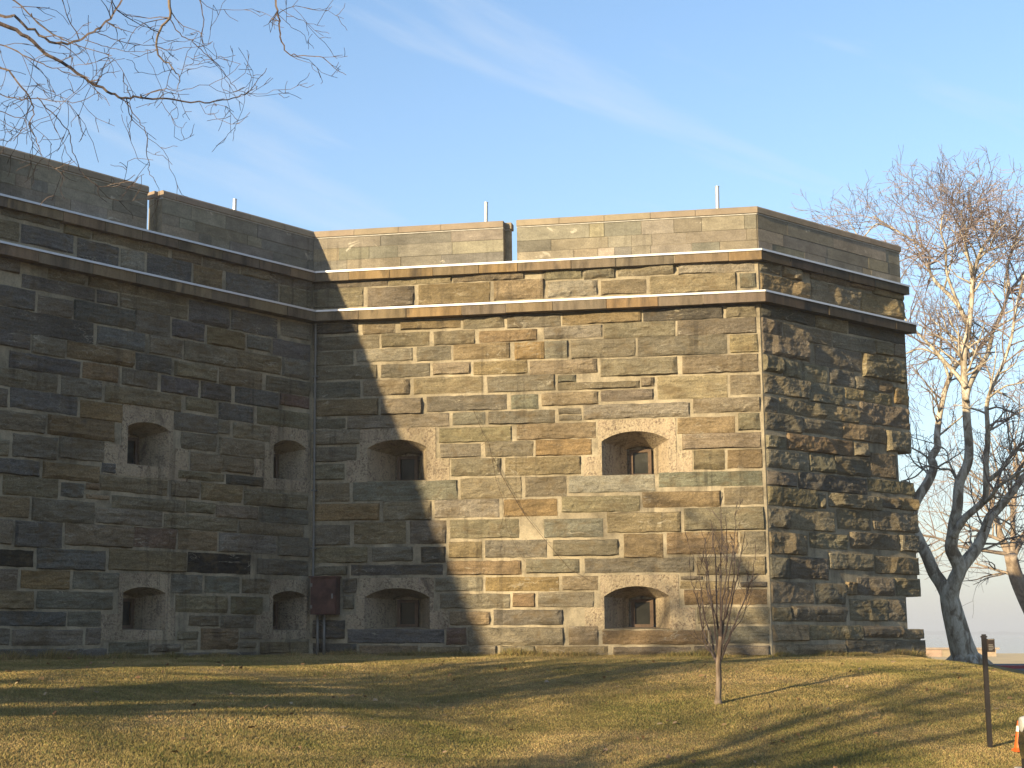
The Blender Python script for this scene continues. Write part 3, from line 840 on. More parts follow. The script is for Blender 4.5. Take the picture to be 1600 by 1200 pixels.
# ================================================================== ground
def seg_d(x, y, a, b):
    dx, dy = b.x - a.x, b.y - a.y
    t = np.clip(((x - a.x) * dx + (y - a.y) * dy) / (dx * dx + dy * dy), 0, 1)
    return np.hypot(x - a.x - t * dx, y - a.y - t * dy)
def ground(x, y):
    x = np.asarray(x, float); y = np.asarray(y, float)
    d = np.minimum(np.minimum(seg_d(x, y, P_I[0], P_A[0]), seg_d(x, y, P_I[0], P_O[0])), seg_d(x, y, P_O[0], P_E[0]))
    drop = np.interp(d, [0, 4, 6, 8, 10, 12, 14, 18, 60], [0, .10, .27, .52, .82, 1.06, 1.15, 1.2, 1.2])
    lawn_ = -0.47 - drop - 0.15 * np.clip(x - 8, 0, 6)
    back = -0.66 - 0.02 * np.clip(y - 34, 0, 10) - 0.20 * np.clip(x - 12, 0, 6)
    k = smooth(33, 40, y)
    near = lawn_ * (1 - k) + back * k
    far = np.interp(y, [0, 54, 61, 110, 140, 400], [-1.42, -1.42, -1.42, -1.78, -1.9, -1.9])
    t = smooth(42, 54, y)
    z = near * (1 - t) + far * t
    z = z + 0.02 * vnoise(x * .5, y * .5, 0, 3) * smooth(0, 3, d) + .012 * vnoise(x * 1.7, y * 1.7, 0, 5) * smooth(0, 2, d)
    # roadway at the right, level
    rd = smooth(16.9, 16.4, y) * smooth(4.7, 5.2, x)
    z = z * (1 - rd) + (-1.52) * rd
    return z + EYE
def gz(x, y): return float(ground(x, y))
def on_ground(px, py, lo=12.0, hi=34.0):
    d = lo
    while d < hi:
        q = pix(px, py, d)
        if q.z <= gz(q.x, q.y): break
        d += .02
    return d
xs = np.unique(np.round(np.concatenate([np.arange(-160, -16, 8), np.arange(-16, 22, .25), np.arange(22, 60, 2), np.arange(60, 320, 10)]), 3))
ys = np.unique(np.round(np.concatenate([np.arange(-60, 10, 5), np.arange(10, 62, .25), np.arange(62, 141, 3)]), 3))
X, Y = np.meshgrid(xs, ys, indexing='ij')
Z = ground(X, Y)
V = np.stack([X, Y, Z], -1).reshape(-1, 3)
ix = np.arange(len(V)).reshape(X.shape)
F = np.stack([ix[:-1, :-1], ix[1:, :-1], ix[1:, 1:], ix[:-1, 1:]], -1).reshape(-1, 4)
tag(mesh_obj('lawn', V, F, LAWN, smooth_shade=True), 'winter lawn of straw and green grass sloping up to the fort', kind='structure')
# shore bank down to the sea and the sea itself
mb = MB()
zs = EYE - 6.0
mb.add([(-160, 140, EYE - 1.9), (310, 140, EYE - 1.9), (310, 160, zs - 1), (-160, 160, zs - 1)], [[0, 1, 2, 3]])
tag(mb.build('shore', KERB), 'bank of the shore', kind='structure')
mb = MB(); mb.add([(-9000, 141, zs), (9000, 141, zs), (9000, 12000, zs), (-9000, 12000, zs)], [[0, 1, 2, 3]])
tag(mb.build('water', WATER), 'pale calm sea behind the trees', kind='structure')
# far shore
iv, n = [], 60
for k in range(n + 1):
    x = 900 + 560 * k / n
    h = 14 * max(0, 1 - ((k - 20) / 42) ** 2) * (0.75 + .25 * float(vnoise(k * .35, 0))) + .5
    iv += [(x, 4200, zs), (x, 4205, zs + h), (x, 4300, zs)]
mb = MB(); mb.add(iv, [[3 * k, 3 * k + 3, 3 * k + 4, 3 * k + 1] for k in range(n)] + [[3 * k + 1, 3 * k + 4, 3 * k + 5, 3 * k + 2] for k in range(n)])
tag(mb.build('far_shore', ISLAND), 'low far shore across the water', kind='structure')

# road beyond the lawn with a red kerb, road at the right in front
def strip(name, pts, lift, mat, label):
    v = [(x, y, gz(x, y) + lift) for x, y in pts]
    n = len(v) // 2
    f = [[2 * i, 2 * i + 1, 2 * i + 3, 2 * i + 2] for i in range(n - 1)]
    return tag(mesh_obj(name, v, f, mat), label, kind='structure')
strip('far_road', [q for k in range(40) for q in ((17 + k * 1.5, 54), (17 + k * 1.5, 60.9))], .02, ASPHALT, 'dark road beyond the lawn on the right')
strip('pavement', [q for k in range(40) for q in ((17 + k * 1.5, 61.2), (17 + k * 1.5, 72))], .08, ASPHALT, 'grey pavement beyond the red kerb')
strip('field', [q for k in range(30) for q in ((10 + k * 6, 72.2), (10 + k * 6, 139.5))], .05, STRAW, 'pale dry field by the shore beyond the road')
mb = MB(); mb.box(18.9, 76, 60.9, 61.2, EYE - 1.45, EYE - 1.28)
tag(mb.build('kerb', REDKERB), 'red painted kerb along the far road', kind='structure')
strip('road', [q for k in range(30) for q in ((5.3 + k, 4), (5.3 + k, 16.5))], .006, ASPHALT, 'road in front on the right')
mb = MB()
for k in range(12):
    mb.box(5.3 + k * 1.5, 5.3 + k * 1.5 + 1.49, 16.5, 16.65, EYE - 1.7, EYE - 1.40)
tag(mb.build('kerb', KERB), 'pale concrete kerb at the right edge of the road', kind='structure')

# sea wall
sw = empty('sea_wall', (20, 110, EYE - 1.8), 'low tan block wall beyond the trees at the shore', 'wall')
x = 12.0
sr = random.Random(5)
while x < 34.0:
    l = min(sr.uniform(1.0, 1.7), 34.2 - x)
    mb = MB(); mb.box(x, x + l - .03, 109.7 + sr.uniform(-.02, .02), 110.4, EYE - 1.9, EYE - 1.20)
    mb.build('block', SEAWALL, sw, attr=rcol((.46, .36, .25), .2)); x += l
mb = MB(); mb.box(12, 34.3, 109.6, 110.5, EYE - 1.197, EYE - 1.06); mb.build('cap', SEAWALL, sw, attr=(.42, .34, .27))

# ================================================================== grass blades
def grass(n):
    # more blades where the lawn is near
    y = 14.2 + (34.5 - 14.2) * nrg.random(n * 2) ** 1.1
    x = y * (-0.36 + 0.72 * nrg.random(n * 2))
    ok = np.ones(len(x), bool)
    for w, a, b in (('A', P_I[0], P_A[0]), ('B', P_I[0], P_O[0]), ('C', P_O[0], P_E[0])):
        n_ = OUT[w]
        sd = (x - a.x) * n_.x + (y - a.y) * n_.y
        if w == 'A': inside_a = sd < 0.05
        if w == 'B': inside_b = sd < 0.05
        if w == 'C': inside_c = sd < 0.05
    ok = ~(inside_a | (inside_b & inside_c))
    ok &= ~((x > 5.1) & (y < 16.7))
    x, y = x[ok][:n], y[ok][:n]
    n0 = len(x)
    ex, ey = [x], [y]
    for w, u_max, cnt in (('A', 10.0, 9000), ('B', LEN['B'], 9000), ('C', LEN['C'] + .2, 6000)):
        u = nrg.random(cnt) * u_max; o_ = .06 + .16 * nrg.random(cnt) ** 2
        q = wp_np(w, u, np.zeros(cnt), o_); ex.append(q[:, 0]); ey.append(q[:, 1])
    x, y = np.concatenate(ex), np.concatenate(ey)
    n = len(x)
    z = ground(x, y)
    h = (0.010 + 0.014 * nrg.random(n)) * (1 + .35 * vnoise(x * 1.3, y * 1.3, 0, 8)) * (1 + .5 * smooth(.25, .6, vnoise(x * .6, y * .6, 0, 21)))
    h[n0:] *= 2.0 + 4.5 * np.clip(vnoise(x[n0:] * 2.1, y[n0:] * 2.1, 0, 33) + .25, 0, 1)
    a = nrg.random(n) * 2 * np.pi
    wv = 0.004 + 0.004 * nrg.random(n)
    lean = nrg.random(n) * 1.5
    b = nrg.random(n) * 2 * np.pi
    v = np.zeros((n, 3, 3))
    v[:, 0, 0] = x - np.cos(a) * wv; v[:, 0, 1] = y - np.sin(a) * wv; v[:, 0, 2] = z - .004
    v[:, 1, 0] = x + np.cos(a) * wv; v[:, 1, 1] = y + np.sin(a) * wv; v[:, 1, 2] = z - .004
    v[:, 2, 0] = x + np.cos(b) * h * lean; v[:, 2, 1] = y + np.sin(b) * h * lean; v[:, 2, 2] = z + h
    t = np.clip(nrg.normal(1, .2, n), .5, 1.6)[:, None] * np.array([1, 1, 1.0])
    gre = nrg.random(n) < .14
    t[gre] *= np.array([.6, .85, .7])
    me = bpy.data.meshes.new('grass')
    me.vertices.add(3 * n); me.loops.add(3 * n); me.polygons.add(n)
    me.vertices.foreach_set('co', v.reshape(-1))
    me.loops.foreach_set('vertex_index', np.arange(3 * n, dtype=np.int32))
    me.polygons.foreach_set('loop_start', np.arange(0, 3 * n, 3, dtype=np.int32))
    me.update()
    at = me.color_attributes.new('tint', 'FLOAT_COLOR', 'POINT')
    c = np.ones((n, 3, 4)); c[:, :, :3] = t[:, None, :]
    at.data.foreach_set('color', c.ravel())
    me.materials.append(GRASS)
    o = bpy.data.objects.new('grass', me); COL.objects.link(o)
    return tag(o, 'short dry winter grass covering the lawn', 'grass', kind='stuff')
grass(800000)
# fallen leaves
lv, lf, la = [], [], []
for k in range(240):
    y = rng.uniform(16.5, 28); x = y * rng.uniform(-.34, .34)
    if (x - P_I[0].x) * OUT['A'].x + (y - P_I[0].y) * OUT['A'].y < .3: continue
    z = gz(x, y) + .03; s = rng.uniform(.02, .05); a = rng.uniform(0, 6.28); t = rng.uniform(-.02, .02)
    b = len(lv)
    for i in range(5):
        rr = s * (1 if i % 2 == 0 else .7)
        lv.append((x + math.cos(a + i * 1.257) * rr, y + math.sin(a + i * 1.257) * rr, z + (t if i < 2 else -t) + .008 * (i % 2)))
    lf.append([b, b + 1, b + 2, b + 3, b + 4]); la += [rcol(rng.choice([(.35, .2, .09), (.28, .19, .11), (.42, .30, .18), (.22, .13, .07)]), .2)] * 5
tag(mesh_obj('fallen_leaves', lv, lf, LEAF, attr=np.array(la)), 'scattered brown fallen leaves on the lawn', 'leaves', kind='stuff')

# ================================================================== trees
MINR = .0024
class Tree:
    def __init__(self, seed):
        self.r = random.Random(seed); self.wood = MB(); self.twig = MB(); self.tips = []
    def tube(self, pts, rad):
        r = max(rad)
        (self.wood if r > .028 else self.twig).tube(pts, rad, 10 if r > .15 else 7 if r > .05 else 5 if r > .02 else 3, cap=r > .03)
    def limb(self, pts, r0, r1, kids=0, sub=4, **kw):
        """a limb through given points, smoothed, with side branches grown from it"""
        P = [Vector(p) for p in pts]; S = []
        for i in range(len(P) - 1):
            p0, p1, p2, p3 = P[max(i - 1, 0)], P[i], P[i + 1], P[min(i + 2, len(P) - 1)]
            for k in range(sub):
                t = k / sub
                S.append(0.5 * ((2 * p1) + (p2 - p0) * t + (2 * p0 - 5 * p1 + 4 * p2 - p3) * t * t + (3 * p1 - p0 - 3 * p2 + p3) * t ** 3))
        S.append(P[-1])
        n = len(S)
        rad = [r0 + (r1 - r0) * (i / (n - 1)) ** .8 for i in range(n)]
        jit = kw.get('jit', 0)
        if jit:
            S = [q + Vector((self.r.gauss(0, jit), self.r.gauss(0, jit), self.r.gauss(0, jit))) * (1 if 0 < i < n - 1 else 0) for i, q in enumerate(S)]
        self.tube(S, rad)
        for k in range(kids):
            t = self.r.uniform(kw.get('t0', .3), 1.0)
            i = min(int(t * (n - 1)), n - 2)
            d = (S[i + 1] - S[i]).normalized()
            self.grow(S[i], self.branch(d, kw.get('ang', (35, 75)), kw.get('up', .3)), self.r.uniform(*kw.get('len', (1.2, 2.4))), min(rad[i] * .6, kw.get('rmax', .04)), kw.get('lev', 2), **{k_: v_ for k_, v_ in kw.items() if k_ in ('dens', 'up', 'wig', 'shrink')})
        return S
    def branch(self, d, ang, up):
        a = math.radians(self.r.uniform(*ang)); o = d.orthogonal().normalized()
        o.rotate(Matrix.Rotation(self.r.uniform(0, 2 * math.pi), 3, d))
        v = d * math.cos(a) + o * math.sin(a)
        v.z += up * self.r.uniform(.2, 1)
        return v.normalized()
    def grow(self, p, d, length, r, lev, dens=2.6, up=.25, wig=.22, shrink=.55):
        n = max(4, int(length / (.28 if length > 1 else .09)))
        n = min(n, 9)
        pts = [Vector(p)]; d = d.copy()
        for i in range(n):
            d = d + Vector((self.r.gauss(0, wig), self.r.gauss(0, wig), self.r.gauss(0, wig) + up * .12)); d.normalize()
            pts.append(pts[-1] + d * (length / n))
        rad = [max(MINR, r * (1 - .72 * i / n)) for i in range(n + 1)]
        self.tube(pts, rad)
        if lev > 0:
            k = max(2, int(length * dens))
            for j in range(k):
                t = self.r.uniform(.18, 1) ; i = min(int(t * n), n - 1)
                self.grow(pts[i].lerp(pts[i + 1], self.r.random()), self.branch((pts[i + 1] - pts[i]).normalized(), (25, 65), up), length * shrink * self.r.uniform(.6, 1.2), max(.004, rad[i] * .62), lev - 1, dens * 1.25, up, wig, shrink)
        else:
            self.tips.append(pts[-1])
    def build(self, name, loc, label, wood, twig, group=None):
        e = empty(name, loc, label, 'tree', group)
        if self.wood.v: self.wood.build('trunk', wood, e, True)
        if self.twig.v: self.twig.build('crown', twig, e)
        return e

def at(path, depth, dz=None):
    n = len(path)
    return [pix(x, y, depth + (0 if dz is None else dz[0] + (dz[1] - dz[0]) * i / (n - 1))) for i, (x, y) in enumerate(path)]
# --- big leaning sycamore behind the right hand end of the fort
DS = 42.0
MINR = .006
T = Tree(4)
bz = gz(12.2, DS)
b0 = pix(1512, 1040, DS); b0.z = bz - .15
T.limb([b0, pix(1509, 1030, DS), pix(1500, 1000, DS), pix(1487, 950, DS), pix(1482, 925, DS), pix(1481, 908, DS)], .46, .20)
for k in range(7):       # root flare
    a = k * .9 + .3
    T.limb([b0 + Vector((math.cos(a) * .75, math.sin(a) * .6, -.02)), b0 + Vector((math.cos(a) * .42, math.sin(a) * .4, .2)), b0.lerp(pix(1504, 1012, DS), .8)], .10, .2, sub=3)
KW = dict(kids=16, len=(0.9, 1.9), lev=2, up=.12, rmax=.034, dens=4.2, wig=.17)
T.limb(at([(1492, 965), (1482, 935), (1471, 912), (1459, 894), (1448, 868), (1437, 846), (1425, 815), (1431, 784), (1450, 753), (1459, 730), (1455, 716), (1465, 698), (1464, 683), (1467, 655), (1473, 625), (1480, 600), (1494, 571), (1520, 552), (1546, 528)], DS, (0, 1.6)), .22, .05, **KW)
m = T.limb(at([(1490, 960), (1485, 935), (1491, 910), (1499, 888), (1490, 866), (1486, 855), (1489, 833), (1491, 815), (1496, 792), (1499, 755), (1512, 724), (1514, 695), (1511, 660), (1509, 625), (1507, 595), (1506, 567), (1508, 540), (1514, 510), (1519, 460), (1520, 430), (1530, 400), (1537, 385), (1550, 365), (1556, 345)], DS, (0, -1.2)), .24, .03, **dict(KW, kids=36, t0=.62))
T.limb(at([(1491, 958), (1487, 928), (1499, 892), (1512, 874), (1527, 855), (1538, 831), (1547, 807), (1562, 793), (1583, 767), (1602, 742), (1630, 712), (1655, 670), (1668, 620)], DS, (0, 1.0)), .23, .05, **KW)
T.limb(at([(1488, 838), (1497, 825), (1508, 809), (1523, 796), (1539, 780), (1541, 750), (1541, 718), (1544, 688), (1543, 660), (1542, 634), (1548, 611), (1557, 590), (1567, 569), (1580, 530), (1588, 480), (1600, 430)], DS, (-.4, -2.4)), .12, .03, **dict(KW, kids=21, t0=.5))
T.limb(at([(1509, 625), (1514, 604), (1525, 581), (1541, 557), (1549, 529), (1552, 515), (1567, 485), (1576, 458), (1590, 440), (1612, 405), (1620, 370)], DS, (-.9, .8)), .09, .03, **dict(KW, kids=24))
T.limb(at([(1508, 605), (1499, 590), (1478, 567), (1455, 541), (1440, 526), (1418, 505), (1405, 470)], DS, (-.9, .6)), .07, .025, **dict(KW, kids=12))
T.limb(at([(1514, 512), (1502, 485), (1488, 466), (1462, 440), (1452, 420), (1452, 397), (1436, 382), (1400, 360), (1365, 338)], DS, (-.9, 1.5)), .075, .02, **dict(KW, kids=27))
T.limb(at([(1502, 485), (1480, 430), (1478, 390), (1470, 360), (1474, 335)], DS, (-.9, -1.6)), .05, .015, **dict(KW, kids=21))
T.limb(at([(1520, 430), (1508, 385), (1510, 360), (1502, 335), (1508, 322)], DS, (-1.1, -2.4)), .045, .012, **dict(KW, kids=21))
T.limb(at([(1576, 458), (1575, 410), (1588, 375), (1588, 345), (1594, 325)], DS, (.4, 1.4)), .05, .012, **dict(KW, kids=24))
T.limb(at([(1483, 592), (1470, 560), (1440, 545), (1415, 553)], DS, (1.2, 2.0)), .05, .02, **dict(KW, kids=7))
T.limb(at([(1541, 750), (1548, 748), (1567, 731), (1583, 707), (1602, 688), (1630, 650)], DS, (-1, -1.8)), .08, .03, **dict(KW, kids=10))
T.limb(at([(1540, 784), (1548, 776), (1564, 757), (1597, 736), (1625, 720)], DS, (-1, -2.4)), .06, .03, **dict(KW, kids=7))
T.limb(at([(1400, 360), (1370, 350), (1345, 372), (1325, 345), (1308, 352)], DS, (1.5, 2.2)), .03, .01, **dict(KW, kids=13, len=(.6, 1.3)))
T.limb(at([(1431, 784), (1425, 760), (1412, 752), (1403, 757)], DS, (.6, .3)), .04, .03, kids=2, len=(.6, 1.0), lev=1, rmax=.02)
T.limb(at([(1497, 757), (1486, 735), (1470, 733), (1450, 728), (1430, 745), (1408, 752)], DS, (-.4, .4)), .035, .02, kids=4, len=(.5, 1.0), lev=1, rmax=.015)
T.limb(at([(1497, 750), (1483, 722), (1479, 705), (1465, 695), (1448, 690), (1420, 682)], DS, (-.4, .5)), .03, .012, kids=5, len=(.5, 1.0), lev=1, rmax=.015)
T.limb(at([(1549, 606), (1546, 585), (1535, 562), (1515, 543), (1495, 533), (1470, 529), (1445, 520)], DS, (-1.5, -.5)), .03, .012, kids=5, len=(.5, 1.1), lev=1, rmax=.012)
T.build('sycamore_tree', b0, 'big leaning bare sycamore with mottled pale bark behind the fort corner', SYC, TWIG)
# --- paler trees further back on the right
def back_tree(seed, base_px, depth, limbs, label, kids, ln):
    t = Tree(seed)
    for pth, r0, r1, k in limbs:
        t.limb(at(pth, depth, (0, t.r.uniform(-2, 2))), r0, r1, kids=k, len=ln, lev=2, up=.12, rmax=.045, dens=1.9, t0=.15, wig=.16)
    p = pix(*base_px, depth); p.z = gz(p.x, p.y)
    return t.build('bare_tree', p, label, BARK3, TWIG, 'bare trees beyond the sycamore')
back_tree(21, (1640, 1036), 62, [([(1648, 1040), (1622, 975), (1600, 929), (1587, 899), (1579, 868)], .42, .25, 0),
    ([(1579, 868), (1563, 837), (1557, 812), (1545, 770), (1540, 720)], .2, .05, 10), ([(1579, 868), (1583, 850), (1583, 800), (1590, 740), (1585, 690)], .16, .05, 10),
    ([(1583, 865), (1605, 830), (1640, 790), (1660, 740)], .18, .05, 7), ([(1587, 899), (1555, 890), (1523, 880)], .08, .03, 7),
    ([(1576, 866), (1536, 860), (1497, 853), (1462, 840), (1435, 835)], .09, .03, 12), ([(1568, 846), (1530, 830), (1495, 812), (1470, 800)], .08, .02, 10),
    ([(1557, 815), (1530, 780), (1500, 755), (1480, 745)], .07, .02, 9), ([(1600, 900), (1625, 893), (1660, 890)], .07, .03, 5),
    ([(1583, 800), (1560, 740), (1548, 690)], .07, .02, 8), ([(1590, 740), (1610, 690), (1615, 650)], .07, .02, 8)],
    'pale brown bare tree leaning in from the right behind the sycamore', 9, (1.4, 2.8))
MINR = .004
# --- young multi-stemmed tree on the lawn
bp = pix(1122, 1100, on_ground(1122, 1100)); bp.z = gz(bp.x, bp.y)
T = Tree(11)
DD = bp.y
def sp(x, y, d=0): 
    q = pix(x, y, DD + d); q.z += bp.z - pix(1122, 1100, DD).z; return q
T.limb([bp - Vector((0, 0, .05)), sp(1122, 1085), sp(1123, 1060), sp(1122, 1040), sp(1124, 1020), sp(1126, 995)], .05, .037, sub=3)
T.limb([bp - Vector((0, 0, .02)), bp + Vector((0, 0, .06))], .07, .052, sub=2)
shoots = [[(1121, 1040), (1108, 1010), (1098, 985), (1092, 950), (1084, 925), (1080, 905)], [(1121, 1038), (1112, 1000), (1100, 960), (1096, 920), (1090, 880)],
    [(1123, 1030), (1117, 990), (1112, 940), (1104, 880), (1102, 840)], [(1124, 1020), (1120, 960), (1118, 900), (1114, 840), (1110, 812)],
    [(1126, 1000), (1125, 950), (1126, 890), (1128, 830), (1127, 796)], [(1126, 1000), (1128, 950), (1134, 900), (1136, 850), (1134, 806)],
    [(1126, 1010), (1131, 970), (1138, 910), (1147, 850), (1149, 800)], [(1125, 1020), (1136, 975), (1146, 930), (1156, 880), (1164, 830)],
    [(1124, 1035), (1138, 1000), (1152, 965), (1166, 930), (1176, 900), (1180, 870)], [(1123, 1040), (1131, 1015), (1142, 990), (1160, 965), (1172, 930)],
    [(1122, 1035), (1110, 1020), (1100, 1005), (1097, 985)], [(1124, 1000), (1118, 960), (1106, 925), (1104, 890), (1098, 862)], [(1127, 980), (1140, 940), (1148, 890), (1142, 840)]]
for i, s_ in enumerate(shoots):
    z_ = T.r.uniform(-.4, .4)
    T.limb([sp(x, y, z_ * k / len(s_)) for k, (x, y) in enumerate(s_)], .020, .005, jit=.006, kids=5, len=(.18, .42), lev=1, up=.9, rmax=.007, dens=3.0, ang=(15, 45), t0=.35, wig=.16)
T.build('young_tree', bp, 'slender young bare tree with many upright stems on the lawn', BARK2, TWIG2)

MINR = .0027
# --- tree at the left whose branches hang into the top of the picture
T = Tree(33)
def cz(pth): return [(x / 2.857, y / 2.857) for x, y in pth]
TB = Vector((-11.3, 12.6, gz(-11.3, 12.6)))
hub = Vector((-10.6, 13.0, 6.6))
T.limb([TB - Vector((0, 0, .2)), TB + Vector((.1, .1, 2.2)), TB + Vector((.4, .2, 4.4)), hub], .33, .2)
def over(pth, depth, r0, r1, link=None, kids=6, dz=(0, 0), ln=(.25, .7)):
    P = at(cz(pth), depth, dz)
    if link is not None: P = [hub.copy(), hub.lerp(P[0], .5) + Vector((0, 0, link))] + P
    T.limb(P, r0 * .5, r1 * .8, jit=.007, kids=max(2, int(kids * .66)), len=ln, lev=1, up=-.05, rmax=.007, dens=4.5, ang=(40, 80), t0=.25 if link is None else .45, wig=.27, shrink=.36)
over([(-300, 0), (0, 108), (120, 165), (215, 245), (300, 290), (380, 350), (480, 405), (550, 435), (620, 435), (740, 440), (890, 458), (970, 450), (1060, 432), (1120, 400), (1190, 305)], 14, .055, .004, .3, 22, (0, 1.2))
over([(-300, -20), (0, 70), (60, 75), (150, 140), (250, 195), (350, 180), (435, 130), (490, 80), (540, 0), (560, -120)], 13.4, .04, .012, .4, 16, (0, .5))
over([(-250, 250), (0, 305), (60, 345), (130, 430), (150, 490), (135, 560), (165, 620), (185, 700)], 13.0, .032, .004, -.2, 14)
over([(-200, -400), (300, -420), (700, -200), (755, 0), (755, 75), (705, 160), (705, 245), (770, 300), (800, 350), (790, 400)], 14.6, .06, .004, 1.0, 14)
over([(755, 75), (800, 150), (850, 180), (900, 225), (960, 280), (1010, 340), (1060, 395), (1120, 430)], 14.6, .014, .004, None, 12)
over([(550, 440), (610, 520), (650, 590), (660, 700), (665, 770), (695, 810)], 14.5, .012, .004, None, 8)
over([(165, 435), (250, 520), (300, 580), (320, 650), (350, 740), (390, 800), (460, 835), (540, 820), (603, 780)], 13.2, .013, .004, None, 9)
over([(300, -420), (900, -380), (1200, -200), (1228, 0), (1245, 75), (1250, 150), (1270, 220), (1330, 250), (1420, 250), (1480, 290), (1545, 335)], 15, .035, .004, None, 14)
over([(700, -200), (860, -100), (890, 0), (910, 90), (900, 190), (950, 185)], 14.8, .02, .004, None, 9)
over([(620, 435), (720, 400), (790, 405), (860, 395), (1000, 350), (1075, 285)], 14.6, .012, .003, None, 8)
over([(435, 145), (520, 180), (620, 200), (700, 198), (800, 170)], 13.7, .010, .003, None, 5)
over([(380, 180), (460, 205), (540, 225), (620, 230), (690, 222)], 13.6, .010, .003, None, 6)
over([(1245, 60), (1300, 30), (1400, 40), (1475, 35)], 15, .010, .003, None, 5)
over([(1240, 60), (1290, 110), (1350, 150), (1368, 185)], 15, .007, .003, None, 3)
over([(1250, 40), (1330, 85), (1400, 110), (1450, 115)], 15, .007, .003, None, 3)
over([(800, 350), (840, 230), (860, 180)], 14.6, .008, .003, None, 4)
over([(720, 455), (760, 520), (800, 570), (835, 545)], 14.4, .007, .003, None, 4)
over([(890, 458), (930, 515), (978, 490)], 14.6, .006, .003, None, 3)
over([(-300, -300), (-50, -80), (100, 30), (200, 130), (330, 200), (500, 250)], 12.6, .03, .004, .6, 16)
over([(-300, 120), (-100, 170), (50, 215), (150, 270), (230, 300), (330, 330), (400, 350)], 12.8, .022, .004, .1, 16)
over([(-300, 350), (-50, 400), (60, 440), (200, 440), (330, 460), (440, 415)], 13.0, .018, .004, -.2, 14)
over([(-300, 420), (-80, 480), (40, 510), (120, 545), (60, 630)], 12.8, .014, .004, -.3, 12)
over([(200, 470), (240, 560), (300, 680), (350, 745)], 13.2, .008, .003, None, 6)
for k in range(9):      # rest of its crown, outside the picture
    a = rng.uniform(0, 6.28)
    e = hub + Vector((math.cos(a) * 4 - 2.5, math.sin(a) * 3.5 - 2.5, rng.uniform(.5, 4)))
    T.limb([hub - Vector((0, 0, rng.uniform(0, 2))), hub.lerp(e, .5) + Vector((0, 0, .8)), e], .08, .02, kids=7, len=(1.0, 2.0), lev=2, up=.2, rmax=.03, dens=2.0)
T.build('overhanging_tree', TB, 'bare tree at the left with branches hanging into the top of the view', BARK2, TWIG2)

MINR = .004
# --- other trees on the left, outside the picture, that shade the lawn
def side_tree(seed, x, y, h, spread, label, kids):
    t = Tree(seed)
    b = Vector((x, y, gz(x, y)))
    top = b + Vector((.3, .2, h * .4))
    t.limb([b - Vector((0, 0, .2)), b.lerp(top, .5) + Vector((.15, -.1, 0)), top], .36, .24)
    for k in range(9):
        a = k * .7 + t.r.uniform(-.2, .2); s_ = spread * t.r.uniform(.5, 1)
        e = top + Vector((math.cos(a) * s_, math.sin(a) * s_, h * t.r.uniform(.15, .6)))
        t.limb([top - Vector((0, 0, t.r.uniform(0, h * .15))), top.lerp(e, .5) + Vector((0, 0, .6)), e], .13, .03, kids=kids, len=(1.4, 2.6), lev=2, up=.2, rmax=.05, dens=2.3)
    return t.build('shade_tree', b, label, BARK2, TWIG2, 'bare trees left of the view that shade the lawn')
side_tree(51, -17.5, 8.0, 8.5, 3.4, 'bare tree left of the view close to the long wall', 12)
side_tree(53, -21.5, 3.5, 9.0, 3.6, 'bare tree left of the view farthest along the long wall', 8)
side_tree(52, -13.0, 3.0, 8.0, 3.4, 'bare tree left of the view beside the viewer', 6)

# ================================================================== small things
# --- leaning sign post
pd = on_ground(1547, 1168)
p0 = pix(1547, 1168, pd); p0.z = gz(p0.x, p0.y)
top = pix(1537, 991, pd)
sg = empty('sign_post', p0, 'dark leaning timber post with a small brown sign on the lawn', 'sign post')
ax = (top - p0).normalized(); sx = (Vector((1, 0, 0)) - ax * ax.x).normalized(); sy = ax.cross(sx)
Hh = (top - p0).length
Mx = Matrix((( sx.x, sy.x, ax.x, p0.x), (sx.y, sy.y, ax.y, p0.y), (sx.z, sy.z, ax.z, p0.z), (0, 0, 0, 1)))
mb = MB(); s = .026
mb.box(-s, s, -s, s, -.15, Hh - .04, Mx)
for k, (w_, z0, z1) in enumerate(((.032, Hh - .0395, Hh - .02), (.022, Hh - .0195, Hh))):
    mb.box(-w_, w_, -w_, w_, z0, z1, Mx)
mb.build('post', BLACKWOOD, sg)
mb = MB(); mb.box(.025, .115, -s - .02, -s - .002, Hh - .215, Hh - .055, Mx); pl = mb.build('sign_panel', SIGNBROWN, sg)
for z0, x1 in ((.125, .09), (.143, .095), (.165, .1), (.185, .085)):
    mb = MB(); mb.box(.037, x1, -s - .0225, -s - .0205, Hh - z0 - .006, Hh - z0, Mx); mb.build('lettering', SIGNTEXT, pl)
mb = MB(); mb.box(.033, .107, -s - .0225, -s - .0205, Hh - .068, Hh - .062, Mx); mb.build('lettering', SIGNTEXT, pl)

